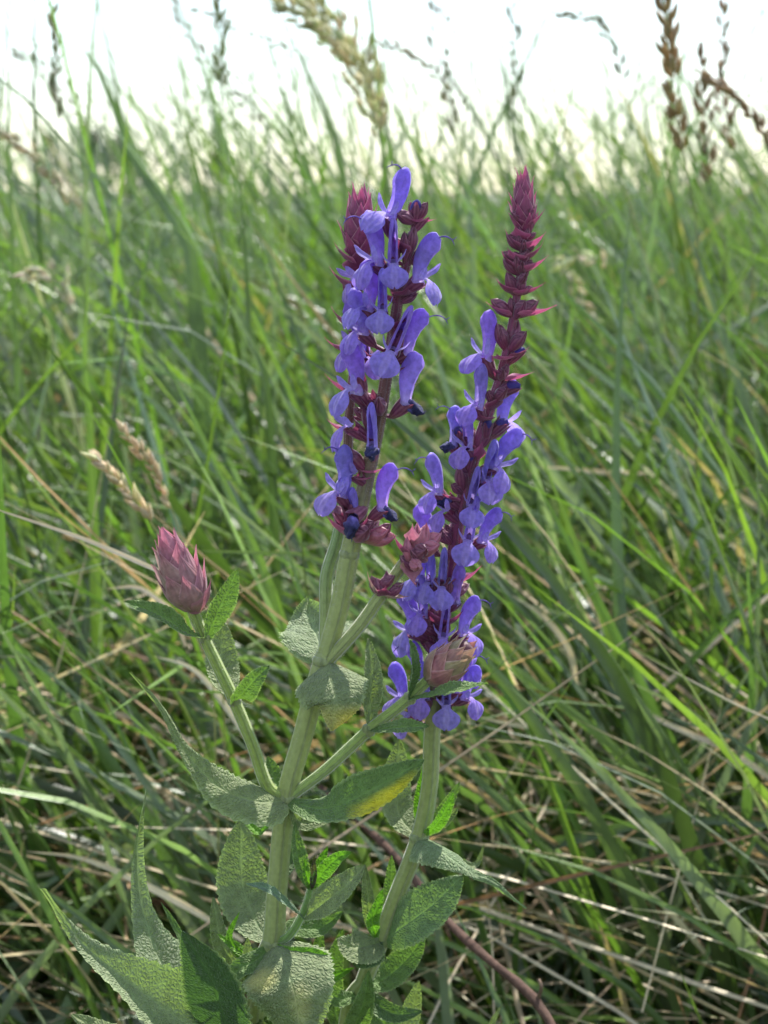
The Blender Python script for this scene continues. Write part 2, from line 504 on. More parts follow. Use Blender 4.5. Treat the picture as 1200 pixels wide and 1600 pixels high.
def make_grass():
    # near sward behind the plants
    n = 13000
    r = field(n, 0.62, 2.2, 0.22, 0.36, 1.1)
    x = r[:, 0] / (0.22 + 0.36 * r[:, 1])
    right = np.clip((x + 0.2) / 0.8, 0, 1)                 # upright on the right, laid over on the left
    L = rng.uniform(0.22, 0.58, n) * np.clip(0.62 + 0.62 * (r[:, 1] - 0.6), 0.62, 1.12) * (1.0 + 0.12 * np.clip(0.35 - x, 0, 0.8) * np.clip(r[:, 1] - 0.7, 0, 1))
    wd = rng.uniform(0.0026, 0.0078, n) + (rng.random(n) < 0.15) * rng.uniform(0.001, 0.004, n)
    me = blades('meadow_grass', M_GRASS, r, L, wd, lean_az(n, 0.68),
                np.abs(rng.normal(0.42, 0.27, n)) * (1.25 - 0.65 * right), rng.uniform(0.15, 1.8, n) * (1.1 - 0.5 * right),
                pick_colors(n, (3.6, 4, 3.6, 2.6, 0.3), (C_BRIGHT, C_GREEN, C_BLUE, C_DEEP, C_TAN), 0.3), 8, 0.4, rng.normal(0, 1.0, n))
    tag(link('meadow_grass', me), 'dense green meadow grass filling the ground behind the sage', 'grass', kind='stuff')
    # broader blades closer in, leaning over one another
    n = 620
    r = field(n, 0.66, 1.15, 0.2, 0.36, 1.0)
    x = r[:, 0] / (0.2 + 0.36 * r[:, 1])
    right = np.clip((x + 0.2) / 0.8, 0, 1)
    me = blades('broad_grass', M_GRASS, r, rng.uniform(0.26, 0.46, n), rng.uniform(0.005, 0.010, n), lean_az(n, 0.72),
                np.abs(rng.normal(0.5, 0.22, n)) * (1.2 - 0.7 * right), rng.uniform(0.1, 1.1, n),
                pick_colors(n, (3, 4, 3.4, 3, 0.6), (C_BRIGHT, C_GREEN, C_BLUE, C_DEEP, C_STRAW), 0.25), 10, 0.35, rng.normal(0, 0.8, n))
    tag(link('broad_grass', me), 'broader green grass blades leaning over one another just behind the sage', 'grass', kind='stuff')
    # thin taller stems and blades standing up into the sky
    n = 1350
    r = field(n, 0.95, 3.0, 0.18, 0.34, 1.2)
    me = blades('tall_grass', M_GRASS, r, rng.uniform(0.40, 0.62, n) * np.where(r[:, 0] < 0.1 * r[:, 1], 1.05, 0.95), rng.uniform(0.0014, 0.0056, n), lean_az(n, 0.6),
                np.abs(rng.normal(0.12, 0.1, n)), rng.uniform(0.05, 1.1, n),
                pick_colors(n, (2, 4, 4, 2, 0.4), (C_BRIGHT, C_GREEN, C_BLUE, C_DEEP, C_TAN)), 9, 0.4, rng.normal(0, 0.9, n))
    tag(link('tall_grass', me), 'scattered taller grass blades rising against the white sky', 'grass', kind='stuff')
    # farther sward
    n = 11000
    r = field(n, 2.1, 9.0, 0.3, 0.33, 1.5)
    me = blades('far_meadow_grass', M_GRASS, r, rng.uniform(0.25, 0.46, n), rng.uniform(0.004, 0.011, n), lean_az(n, 0.5),
                np.abs(rng.normal(0.2, 0.15, n)), rng.uniform(0.1, 0.9, n),
                pick_colors(n, (2, 4, 4, 2, 1), (C_BRIGHT, C_GREEN, C_BLUE, C_DEEP, C_TAN)), 5, 0.4, rng.normal(0, 0.8, n))
    tag(link('far_meadow_grass', me), 'paler meadow grass running on towards the horizon', 'grass', kind='stuff')
    # side and rear sward round the open spot where the camera stands
    n = 5000
    r = np.stack([rng.uniform(-1.8, 1.8, n), rng.uniform(-1.6, 0.75, n), np.full(n, -0.01)], axis=1)
    r = r[(np.abs(r[:, 0]) > 0.42)]
    n = len(r)
    me = blades('side_grass', M_GRASS, r, rng.uniform(0.2, 0.4, n), rng.uniform(0.003, 0.007, n), lean_az(n, 0.3),
                np.abs(rng.normal(0.25, 0.2, n)), rng.uniform(0.2, 1.2, n),
                pick_colors(n, (3, 4, 3, 3), (C_BRIGHT, C_GREEN, C_BLUE, C_DEEP)), 6, 0.4, rng.normal(0, 0.8, n))
    tag(link('side_grass', me), 'green meadow grass standing on both sides of the open spot', 'grass', kind='stuff')
    # short grass under and round the plants
    n = 3800
    r = np.stack([rng.uniform(-0.5, 0.5, n), rng.uniform(-0.4, 0.75, n), np.full(n, -0.01)], axis=1)
    me = blades('short_grass', M_GRASS, r, rng.uniform(0.06, 0.2, n), rng.uniform(0.002, 0.005, n), lean_az(n, 0.5),
                np.abs(rng.normal(0.4, 0.3, n)), rng.uniform(0.2, 1.5, n),
                pick_colors(n, (3, 4, 2, 4, 2), (C_BRIGHT, C_GREEN, C_BLUE, C_DEEP, C_TAN)), 6, 0.4, rng.normal(0, 0.9, n))
    tag(link('short_grass', me), 'short trampled grass at the foot of the sage', 'grass', kind='stuff')
    # dead straw: laid over, tangled low
    n = 8200
    r = field(n, 0.56, 2.4, 0.26, 0.38, 1.3)
    r[:, 2] = rng.uniform(-0.01, 0.15, n)
    me = blades('dry_grass', M_STRAW, r, rng.uniform(0.12, 0.36, n), rng.uniform(0.0016, 0.0055, n) * np.clip((r[:, 1] - 0.4) / 0.6, 0.4, 1), lean_az(n, 0.5) + (rng.random(n) < 0.25) * math.pi,
                np.clip(rng.normal(1.2, 0.24, n), 0.7, 1.65), rng.uniform(-0.2, 0.6, n),
                pick_colors(n, (4, 3, 0.7), (C_STRAW, C_TAN, lin(132, 100, 70)), 0.25), 6, 0.5, rng.normal(0, 1.2, n))
    tag(link('dry_grass', me), 'tangle of dead straw lying low in the meadow grass', 'dry grass', kind='stuff')


make_grass()

# ------------------------------------------------------------------ sage: colours
V_LIT = lin(154, 138, 220)
V_PALE = lin(196, 180, 236)
V_DEEP = lin(120, 102, 200)
MAROON = lin(128, 58, 90)
MAROON_D = lin(98, 46, 74)
PINK = lin(184, 94, 138)
PINK_P = lin(178, 124, 138)
S_GREEN = lin(150, 160, 98)
S_BROWN = lin(104, 66, 62)
L_GREY = lin(138, 147, 104)
L_GREEN = lin(112, 136, 78)
L_YOUNG = lin(116, 160, 54)
L_DARK = lin(98, 120, 76)
YELLOW = lin(206, 192, 52)
MM = 0.001

# ---- flower templates (local mm: +X out of the stem, +Z up) ----
MOUTH = Vector((4.4, 0, 3.6))


def t_calyx(seed, closed=False, pink=False):
    r = random.Random(seed)
    b = MB()
    ax = Vector((4.4, 0, 3.6)).normalized()
    nup = Vector((-ax.z, 0, ax.x))
    seg, n = 22, 9
    rows, cols, uvs = [], [], []
    L0 = 4.6
    c0 = jit(MAROON, 0.15, r); c1 = jit(MAROON_D, 0.15, r)
    for i in range(n):
        u = i / (n - 1)
        row, crow, ur = [], [], []
        for j in range(seg):
            a = 2 * math.pi * j / seg
            up = math.cos(a)                       # 1 at the upper lip, -1 at the lower lip
            tooth = 2.0 * max(0, up) ** 6 + 2.6 * max(0, math.cos(a - 2.45)) ** 9 + 2.6 * max(0, math.cos(a + 2.45)) ** 9
            s = u * (L0 + tooth)
            rad = 0.55 + 1.15 * math.sin(min(1, s / 4.4) * math.pi / 2) ** 0.8
            if closed:
                rad *= math.cos(min(1.0, max(0, s - 2.6) / 4.2) * 1.35) if i < n - 1 else 0.02
            else:
                rad *= 1 + 0.06 * max(0, s - 4)
            rad *= 1 + 0.055 * math.cos(11 * a)
            p = ax * s + nup * (rad * math.cos(a) * 1.05) + Vector((0, 1, 0)) * (rad * math.sin(a) * 0.92)
            row.append(p * MM)
            kc = mixc(mixc(lin(120, 100, 70), c0, u * 3), c1, u * 0.9) if not closed else mixc(c0, c1, u)
            if pink: kc = mixc(mixc(lin(150, 140, 96), lin(168, 92, 112), u * 2.2), lin(186, 112, 132), u * u)
            if j % 2 == 0: kc = mixc(kc, lin(176, 120, 142), 0.30 + 0.2 * u)
            crow.append(kc)
            ur.append((s, a * 2.2))
        rows.append(row); cols.append(crow); uvs.append(ur)
    b.grid(rows, cols, uvs, closed=True)
    return b.mesh('calyx', M_CALYX)


def t_hood(seed):
    r = random.Random(seed)
    b = MB()
    n, m = 18, 15
    tint = (r.uniform(0.88, 1.12), r.uniform(0.84, 1.0), r.uniform(0.94, 1.08))
    e0, e1 = R(r.uniform(82, 96)), R(r.uniform(12, 32))
    L = 12.2
    c = Vector((3.9, 0, 3.6)); rows, cols, uvs = [], [], []
    for i in range(n):
        u = i / (n - 1)
        e = e0 + (e1 - e0) * u ** 2.2
        if i:
            c = c + Vector((math.cos(e), 0, math.sin(e))) * (L / (n - 1))
        N = Vector((math.sin(e), 0, -math.cos(e)))      # forward normal
        tipc = math.sqrt(max(0.0, 1 - max(0.0, (u - 0.8) / 0.2) ** 2))
        w = (2.5 + 2.7 * math.sin(min(1, u / 0.8) * math.pi / 2) ** 1.4) * (0.04 + 0.96 * tipc)
        h = (1.35 - 0.45 * u) * (0.05 + 0.95 * tipc)
        row, crow, ur = [], [], []
        for j in range(m):
            f = -1 + 2 * j / (m - 1)
            ph = f * R(158)
            p = c - N * (math.cos(ph) * w * 0.5) + Vector((0, 1, 0)) * (math.sin(ph) * h * (1 + 0.25 * abs(f) ** 4))
            p += Vector((r.gauss(0, .03), r.gauss(0, .03), r.gauss(0, .03)))
            row.append(p * MM)
            k = mixc(V_PALE, V_LIT, u * 4)
            k = mixc(k, V_DEEP, 0.35 * max(0, math.cos(ph)) * (1 if 0.3 < u < 0.9 else 0.4))
            if 0.55 < u < 0.95: k = mixc(k, lin(96, 74, 170), 0.22 * (0.5 + 0.5 * math.sin(f * 6 + u * 11 + seed)))
            k = tuple(k[x] * tint[x] for x in range(3))
            crow.append(jit(k, 0.05, r)); ur.append((u * L, f * 3))
        rows.append(row); cols.append(crow); uvs.append(ur)
    b.grid(rows, cols, uvs)
    # throat tube
    rr, cc = [], []
    for i in range(6):
        u = i / 5
        ce = Vector((1.8, 0, 1.5)).lerp(Vector((4.7, 0, 4.0)), u)
        a1 = Vector((-0.63, 0, 0.77))
        rad = 1.1 + 0.55 * u
        rr.append([(ce + a1 * (rad * math.cos(t * math.pi / 6)) + Vector((0, 1, 0)) * (rad * 0.85 * math.sin(t * math.pi / 6))) * MM for t in range(12)])
        cc.append([mixc(lin(205, 196, 236), V_PALE, u)] * 12)
    b.grid(rr, cc, None, closed=True)
    return b.mesh('upper_lip', M_PETAL)


def t_lip(seed):
    r = random.Random(seed)
    b = MB()
    prof = crv([(4.6, 0, 4.0), (6.0, 0, 4.35), (7.7, 0, 3.7), (9.1, 0, 2.2), (9.9, 0, 0.2), (9.7, 0, -1.9)], 14)
    n, m = 14, 13
    wmax = r.uniform(3.4, 3.9)
    tint = (r.uniform(0.92, 1.14), r.uniform(0.84, 0.98), r.uniform(0.96, 1.1))
    rows, cols, uvs = [], [], []
    wav = r.uniform(0, 6)
    for i in range(n):
        u = i / (n - 1)
        t = (prof[min(i + 1, n - 1)] - prof[max(i - 1, 0)]).normalized()
        N = Vector((-t.z, 0, t.x))
        N = -N if N.x < 0 and N.z < 0 else N
        if u < 0.32:
            w = 1.0 + 0.6 * u
        else:
            k = (u - 0.32) / 0.68
            w = 1.15 + (wmax - 1.15) * math.sin(min(1, k / 0.45) * math.pi / 2) ** 0.9
            if k > 0.45: w = wmax * math.sqrt(max(0.06, 1 - ((k - 0.45) / 0.57) ** 2))
        row, crow, ur = [], [], []
        for j in range(m):
            f = -1 + 2 * j / (m - 1)
            notch = 0.7 * math.exp(-(f / 0.18) ** 2) * max(0, u - 0.8) / 0.2
            p = prof[i] + Vector((0, 1, 0)) * (f * w) - N * (0.24 * w * f * f) - t * notch
            p += N * (0.5 * math.sin(f * 5 + wav) * max(0, u - 0.4) + 0.3 * math.sin(u * 8 + f * 7 + wav) * max(0, u - 0.3) * abs(f) - 0.5 * math.exp(-(f / 0.35) ** 2) * max(0, u - .4) * (1 - u) * 3)
            p += Vector((r.gauss(0, .03), r.gauss(0, .03), r.gauss(0, .03)))
            row.append(p * MM)
            k2 = mixc(V_PALE, V_LIT, u * 2.2)
            if u > 0.35 and abs(f) < 0.3: k2 = mixc(k2, V_PALE, 0.35)
            if j % 2 == 0 and u > 0.3: k2 = mixc(k2, V_DEEP, 0.22)
            k2 = tuple(k2[x] * tint[x] for x in range(3))
            crow.append(jit(k2, 0.05, r)); ur.append((u * 9, f * 3))
        rows.append(row); cols.append(crow); uvs.append(ur)
    b.grid(rows, cols, uvs)
    for s in (-1, 1):                                    # narrow side lobes, like ears
        q = r.uniform(-0.4, 0.5)
        path = crv([(4.8, s * 0.7, 4.1), (6.0, s * 1.7, 4.9 + q), (7.2, s * 2.7, 6.1 + q), (8.0, s * 3.1, 7.4 + q * 1.5)], 8)
        rows, cols = [], []
        for i in range(8):
            u = i / 7
            w = (0.85, 0.85, 0.8, 0.85, 0.9, 0.85, 0.65, 0.12)[i]
            sd = Vector((0.75, -s * 0.2, -0.55))
            rows.append([(path[i] + sd * (w * f) + Vector((-0.3, -s * 0.5, 0.1)) * (0.4 * (f * f))) * MM for f in (-1, -0.4, 0.4, 1)])
            cols.append([jit(mixc(V_PALE, V_LIT, u * 2), 0.04, r)] * 4)
        b.grid(rows, cols)
    return b.mesh('lower_lip', M_PETAL)


def t_style(seed):
    r = random.Random(seed)
    b = MB()
    a = Vector((9.2, 0, 14.3))
    path = crv([a - Vector((2.2, 0, 1.0)), a, a + Vector((1.8, r.uniform(-.3, .3), 0.1)), a + Vector((3.0, r.uniform(-.5, .5), -0.5))], 8)
    b.tube([p * MM for p in path], [0.17 * MM] * 6 + [0.14 * MM] * 2, lin(120, 90, 190), 6)
    e = path[-1]
    for d in (Vector((0.9, 0.3, 0.7)), Vector((0.8, -0.3, -0.9))):
        b.tube([e * MM, (e + d * 0.6) * MM, (e + d + Vector((0.1, 0, d.z * 0.3))) * MM], [0.13 * MM, 0.11 * MM, 0.04 * MM], lin(110, 84, 180), 5)
    return b.mesh('style', M_PETAL)


def t_budtip(seed):
    r = random.Random(seed)
    b = MB()
    ax = Vector((4.4, 0, 3.6)).normalized(); nup = Vector((-ax.z, 0, ax.x))
    rows, cols = [], []
    dk = lin(82, 70, 150)
    for i in range(10):
        u = i / 9
        s = 2.6 + 4.9 * u
        rad = 1.42 * math.sqrt(max(0.002, 1 - max(0, (u - 0.45) / 0.55) ** 2)) * (0.7 + 0.5 * min(1, u * 2))
        cen = ax * s + nup * (-0.6 * u * u)
        rows.append([(cen + nup * (rad * math.cos(t * math.pi / 7)) + Vector((0, 1, 0)) * (rad * 0.8 * math.sin(t * math.pi / 7))) * MM for t in range(14)])
        cols.append([jit(mixc(V_DEEP, dk, u * 1.5), 0.08, r) for t in range(14)])
    b.grid(rows, cols, None, closed=True)
    return b.mesh('bud', M_PETAL)


def t_wither(seed):
    r = random.Random(seed)
    b = MB()
    rows, cols = [], []
    bend = r.uniform(-1.5, 1.0)
    for i in range(11):
        u = i / 10
        cen = Vector((3.6 + 4.6 * u, math.sin(u * 3 + seed) * 0.5, 3.2 + bend * u * u - 1.2 * u))
        rad = (0.75 + 0.75 * math.sin(u * math.pi)) * (0.25 + 0.75 * math.sqrt(max(0, 1 - u ** 3)))
        row = []
        for t in range(14):
            a = t * math.pi / 7
            q = rad * (1 + 0.35 * math.cos(3 * a + u * 5 + seed) + r.uniform(-0.22, 0.22))
            row.append((cen + Vector((0, q * math.sin(a), q * math.cos(a)))) * MM)
        rows.append(row)
        cols.append([jit(mixc(lin(110, 96, 170), lin(44, 44, 82), u * 1.8), 0.2, r) for t in range(14)])
    b.grid(rows, cols, None, closed=True)
    for k in range(4):
        e = Vector((7.6, r.uniform(-0.6, 0.6), 2.0 + bend))
        d = Vector((r.uniform(0.4, 1.4), r.uniform(-1, 1), r.uniform(-0.9, 1.1)))
        b.tube([e * MM, (e + d * 0.6) * MM, (e + d + Vector((0, 0.1, 0.2))) * MM], [0.16 * MM, 0.12 * MM, 0.05 * MM], lin(58, 52, 90), 5)
    return b.mesh('withered_corolla', M_WITHER)


def t_bract(seed, tone):
    """unit bract along +X, hollow side +Z, 1 long; long drawn-out tip"""
    r = random.Random(seed)
    b = MB()
    n, m = 13, 9
    rows, cols, uvs = [], [], []
    bend = r.uniform(0.05, 0.3)
    for i in range(n):
        u = i / (n - 1)
        w = 0.36 * (math.sin(min(1, u / 0.36) * math.pi / 2) ** 0.7 if u < 0.36 else max(0.012, (1 - (u - 0.36) / 0.64)) ** 1.7)
        w = max(w, 0.05 if u < 0.05 else 0.008)
        row, crow, ur = [], [], []
        for j in range(m):
            f = -1 + 2 * j / (m - 1)
            ang = f * 1.05
            y = w * math.sin(ang) / 0.87
            z = 0.9 * w * (1 - math.cos(ang)) + 0.10 * math.sin(u * math.pi) * -1 - bend * 0.5 * max(0, u - 0.55) ** 2 * 2.0
            row.append(Vector((u, y, z)) + Vector((0, 0, r.gauss(0, .004))))
            k = {'dark': mixc(MAROON, MAROON_D, 0.3), 'pink': mixc(PINK, MAROON, 0.25), 'rose': PINK_P, 'grey': lin(158, 136, 118)}[tone]
            if tone in ('rose', 'grey'):
                k = mixc(mixc(lin(168, 160, 98), k, min(1, 0.15 + u * 2.2)), lin(160, 84, 116), max(0, u - 0.6) * 1.5)
                if tone == 'rose' and abs(f) < .35: k = mixc(k, lin(166, 100, 126), 0.5)
            else:
                k = mixc(k, PINK, 0.55 * abs(f) ** 3 + 0.5 * max(0, u - 0.7))
            if abs(f) > 0.9: k = mixc(k, lin(206, 150, 170), 0.4)
            crow.append(jit(k, 0.08, r)); ur.append((u * 8, f * 4))
        rows.append(row); cols.append(crow); uvs.append(ur)
    b.grid(rows, cols, uvs)
    return b.mesh('bract', M_BRACT)


NV = 7
T = {'calyx': [t_calyx(i) for i in range(NV)], 'closed': [t_calyx(20 + i, True) for i in range(NV)], 'pink': [t_calyx(30 + i, True, True) for i in range(3)],
     'hood': [t_hood(40 + i) for i in range(NV)], 'lip': [t_lip(60 + i) for i in range(NV)],
     'style': [t_style(80 + i) for i in range(3)], 'bud': [t_budtip(90 + i) for i in range(3)],
     'wither': [t_wither(100 + i) for i in range(4)]}
TB = {k: [t_bract(200 + 17 * q + i, k) for i in range(3)] for q, k in enumerate(('dark', 'pink', 'rose', 'grey'))}


def frame(az, roll=0.0, pitch=0.0):
    """columns: out, lateral, up. az 0 faces the camera, 90 faces right; roll leans clockwise in the picture"""
    a = R(az)
    out = Vector((math.sin(a), -math.cos(a), 0))
    up = Vector((0, 0, 1))
    lat = up.cross(out)
    M = Matrix((out, lat, up)).transposed()
    M = Matrix.Rotation(R(roll), 3, 'Y') @ M @ Matrix.Rotation(R(-pitch), 3, 'Y')
    return M


class Stem:
    """a stem in world space: list of (px, py, d_mm, radius_px)"""
    def __init__(self, pts, n=60):
        self.ctrl = cr([tuple(P(p[0], p[1], p[2])) + (p[3] * PX,) for p in pts], n)
        self.p = [Vector(q[:3]) for q in self.ctrl]
        self.r = [q[3] for q in self.ctrl]

    def near(self, v):
        k = min(range(len(self.p)), key=lambda i: (self.p[i] - v).length_squared)
        return k, self.p[k]

    def at_z(self, z):
        k = min(range(len(self.p)), key=lambda i: abs(self.p[i].z - z))
        return k, self.p[k]

    def tangent(self, k):
        return (self.p[min(k + 1, len(self.p) - 1)] - self.p[max(k - 1, 0)]).normalized()


def stem_obj(plant, st, colf, name='stem', hair=900, seg=24, haircol=(0.5, 0.52, 0.42)):
    b = MB()
    b.tube(st.p, st.r, colf, seg, 0.10, True, R(20))
    o = link(name, b.mesh(name, M_STEM), plant)
    h = MB()
    r = random.Random(int(st.p[0].x * 1e6) & 0xffff)
    for k in range(hair):
        i = r.randrange(1, len(st.p) - 1)
        t = st.tangent(i)
        d = Vector((r.gauss(0, 1), r.gauss(0, 1), r.gauss(0, 1)))
        d = (d - t * d.dot(t)).normalized()
        q = st.p[i].lerp(st.p[i + 1], r.random()) + d * st.r[i] * 0.9
        e = q + (d + t * r.uniform(-0.5, 0.2)).normalized() * r.uniform(0.0004, 0.0010) + d * st.r[i] * 0.1
        s = t * 0.000028
        n0 = len(h.v)
        h.v += [tuple(q - s), tuple(q + s), tuple(e)]
        h.c += [haircol] * 3; h.uv += [(0, 0)] * 3
        h.f.append((n0, n0 + 1, n0 + 2))
    ho = link('stem_hair', h.mesh('stem_hair', M_HAIR), o)
    tag(ho, kind='stuff')
    return o


def pedicel(parent, a, st):
    k, q = st.near(a)
    if (a - q).length < st.r[k] * 1.0:
        return
    b = MB()
    t = (q - a)
    b.tube([a - t.normalized() * 0.0006, a.lerp(q, 0.5) - Vector((0, 0, 0.0004)), q], [0.00055, 0.0005, 0.0006], MAROON, 7)
    link('pedicel', b.mesh('pedicel', M_CALYX), parent)


def flower(plant, st, mx, my, az, roll=0, pitch=0, s=0.86, parts='hls', d=None, dd=0.0):
    """h hood, l lower lip, s style, w withered corolla, b bud tip, c closed calyx; mouth of the flower at photo pixel mx,my"""
    s *= 1.24 if 'c' not in parts else 1.0
    if 'l' in parts and abs(az) < 100: az *= 0.84
    M = frame(az, roll, pitch)
    off = (M @ MOUTH) * MM * s
    z = P(mx, my).z
    Yst = st.at_z(z - off.z)[1].y if d is None else PLANT_Y + d / 1000
    mouth = P(mx, my, 0, Yst + off.y + dd / 1000)
    base = mouth - off
    e = link('flower', None, plant, loc=base)
    W = Matrix.LocRotScale(None, M.to_quaternion(), Vector((s, s, s)))

    def add(name, me):
        o = link(name, me, e)
        o.matrix_local = W
    add('calyx', random.choice(T['pink' if 'p' in parts else 'closed' if 'c' in parts and 'b' not in parts else 'calyx']))
    if 'h' in parts: add('upper_lip', random.choice(T['hood']))
    if 'l' in parts: add('lower_lip', random.choice(T['lip']))
    if 's' in parts: add('style', random.choice(T['style']))
    if 'b' in parts: add('bud', random.choice(T['bud']))
    if 'w' in parts: add('withered_corolla', random.choice(T['wither']))
    k, q = st.near(base)
    if (base - q).length > st.r[k]:
        b = MB()
        a0 = Vector((0, 0, 0)); q0 = q - base
        tt = q0.normalized()
        b.tube([a0 - tt * 0.0005 + off.normalized() * 0.0004, a0.lerp(q0, 0.5) - Vector((0, 0, 0.0003)), q0], [0.0006, 0.0005, 0.0006], MAROON, 7)
        link('pedicel', b.mesh('pedicel', M_CALYX), e)
    return e


def bract_at(parent, base, az, elev, size, tone, roll=0, wide=1.0, name='bract'):
    M = frame(az, roll, elev)
    o = link(name, random.choice(TB[tone]), parent)
    W = Matrix.LocRotScale(base - parent.matrix_world.translation if parent.matrix_world.translation.length > 0 else base, M.to_quaternion(),
                           Vector((size * MM, size * MM * wide * 1.3, size * MM * 1.1)))
    o.matrix_local = W
    return o


def bract_px(plant, st, y, az, elev, size, tone='dark', roll=0, wide=1.0):
    k, q = st.at_z(P(600, y).z)
    a = R(az)
    base = q + Vector((math.sin(a), -math.cos(a), 0)) * st.r[k] * 0.7
    return bract_at(plant, base, az, elev + 8, size, tone, roll, wide)


def whorl(plant, st, y, n, size, azs=None, tone='dark', seed=0, calyx='closed', elev=30):
    """extra calyces and the two bracts under a whorl"""
    r = random.Random(seed)
    k, q = st.at_z(P(600, y).z)
    azs = azs or [r.uniform(0, 360) for _ in range(n)]
    for a in azs:
        M = frame(a + r.uniform(-16, 16), r.uniform(-10, 10), r.uniform(-10, 36))
        o = link('calyx', random.choice(T[calyx]), plant)
        s = size * 1.2 * r.uniform(0.72, 1.18)
        base = q + (M @ Vector((1, 0, 0))) * st.r[k] * 0.6 + Vector((0, 0, r.uniform(-.0005, .0005)))
        o.matrix_local = Matrix.LocRotScale(base, M.to_quaternion(), Vector((s, s, s)))


def head(plant, a, b, rad, tone, rings, seed=0, label=None, flare=0.25, belly=0.3, grouped=True):
    """a closed flower head: bracts wrapped round an egg-shaped axis from a to b, each ring tucked inside the one below
    rings: (start, count, length, turn in degrees), start and length as shares of the axis"""
    r = random.Random(seed)
    ax = (b - a)
    L = ax.length
    q = Vector((0, 0, 1)).rotation_difference(ax.normalized())
    if grouped:
        e = link('flower_head', None, plant, loc=a)
        if label: e['label'] = label
        o0 = Vector((0, 0, 0))
    else:
        e, o0 = plant, a

    def rho(t):
        t = max(0.0, min(1.0, t))
        if t < belly: return rad * (0.30 + 0.70 * math.sin(t / belly * math.pi / 2))
        return rad * max(0.05, math.cos((t - belly) / (1.0 - belly) * math.pi / 2 * 0.96)) ** 0.75
    core = MB()
    core.tube([o0 + q @ Vector((0, 0, L * 0.86 * i / 9)) for i in range(10)], [rho(0.86 * i / 9) * 0.8 for i in range(10)], lin(112, 72, 82), 12)
    link('core', core.mesh('core', M_BRACT), e)
    N = len(rings)
    for k, (t0, cnt, ln, turn) in enumerate(rings):
        for c in range(cnt):
            az = turn + c * 360.0 / cnt + r.uniform(-9, 9)
            half = math.pi / cnt * 1.22
            lnk = ln * r.uniform(0.92, 1.1)
            fl = flare * r.uniform(0.4, 1.5) * rad
            lay = 1.0 + 0.20 * (N - k) / N + r.uniform(0, 0.06)
            bm = MB()
            rows, cols, uvs = [], [], []
            hue = r.random()
            for i in range(15):
                u = i / 14
                w = (math.sin(min(1, (u + 0.12) / 0.40) * math.pi / 2) ** 0.8 if u < 0.28 else max(0.0, 1 - (u - 0.28) / 0.72) ** 1.25)
                w = max(w, 0.015)
                t = t0 + lnk * u
                row, crow, ur = [], [], []
                for j in range(11):
                    f = -1 + 2 * j / 10
                    rr = max(rho(t), rad * 0.20 * (1 - 0.4 * u)) * lay + fl * u ** 3 - 0.04 * rad * (1 - f * f) * -1
                    if i == 0: rr *= 0.55
                    an = R(az) + f * half * w * (1.0 if rr > 0.4 * rad else 1.25)
                    p = Vector((math.sin(an) * rr, -math.cos(an) * rr, L * t))
                    row.append(o0 + q @ p)
                    if tone == 'purple':
                        kc = mixc(mixc(MAROON_D, MAROON, u * 1.6), PINK, 0.2 + 0.6 * u * u)
                    elif tone == 'rose':
                        kc = mixc(mixc(lin(158, 152, 96), mixc(lin(178, 120, 138), lin(168, 150, 132), min(1, hue * (0.9 - 0.6 * math.sin(R(az))))), min(1, 0.2 + u * 3.2)), lin(176, 100, 132), max(0, u - 0.55) * 1.2)
                    else:
                        kc = mixc(mixc(lin(150, 148, 104), mixc(lin(172, 108, 116), lin(158, 146, 112), hue), min(1, 0.2 + u * 2.4)), lin(164, 150, 112), max(0, u - 0.45))
                    if abs(f) < 0.12: kc = mixc(kc, lin(120, 72, 84), 0.25)
                    if abs(f) > 0.86: kc = mixc(kc, lin(222, 178, 186), 0.55)
                    crow.append(jit(kc, 0.07, r)); ur.append((u * 8, f * 5))
                rows.append(row); cols.append(crow); uvs.append(ur)
            bm.grid(rows, cols, uvs)
            link('bract', bm.mesh('bract', M_BRACT), e)
    return e


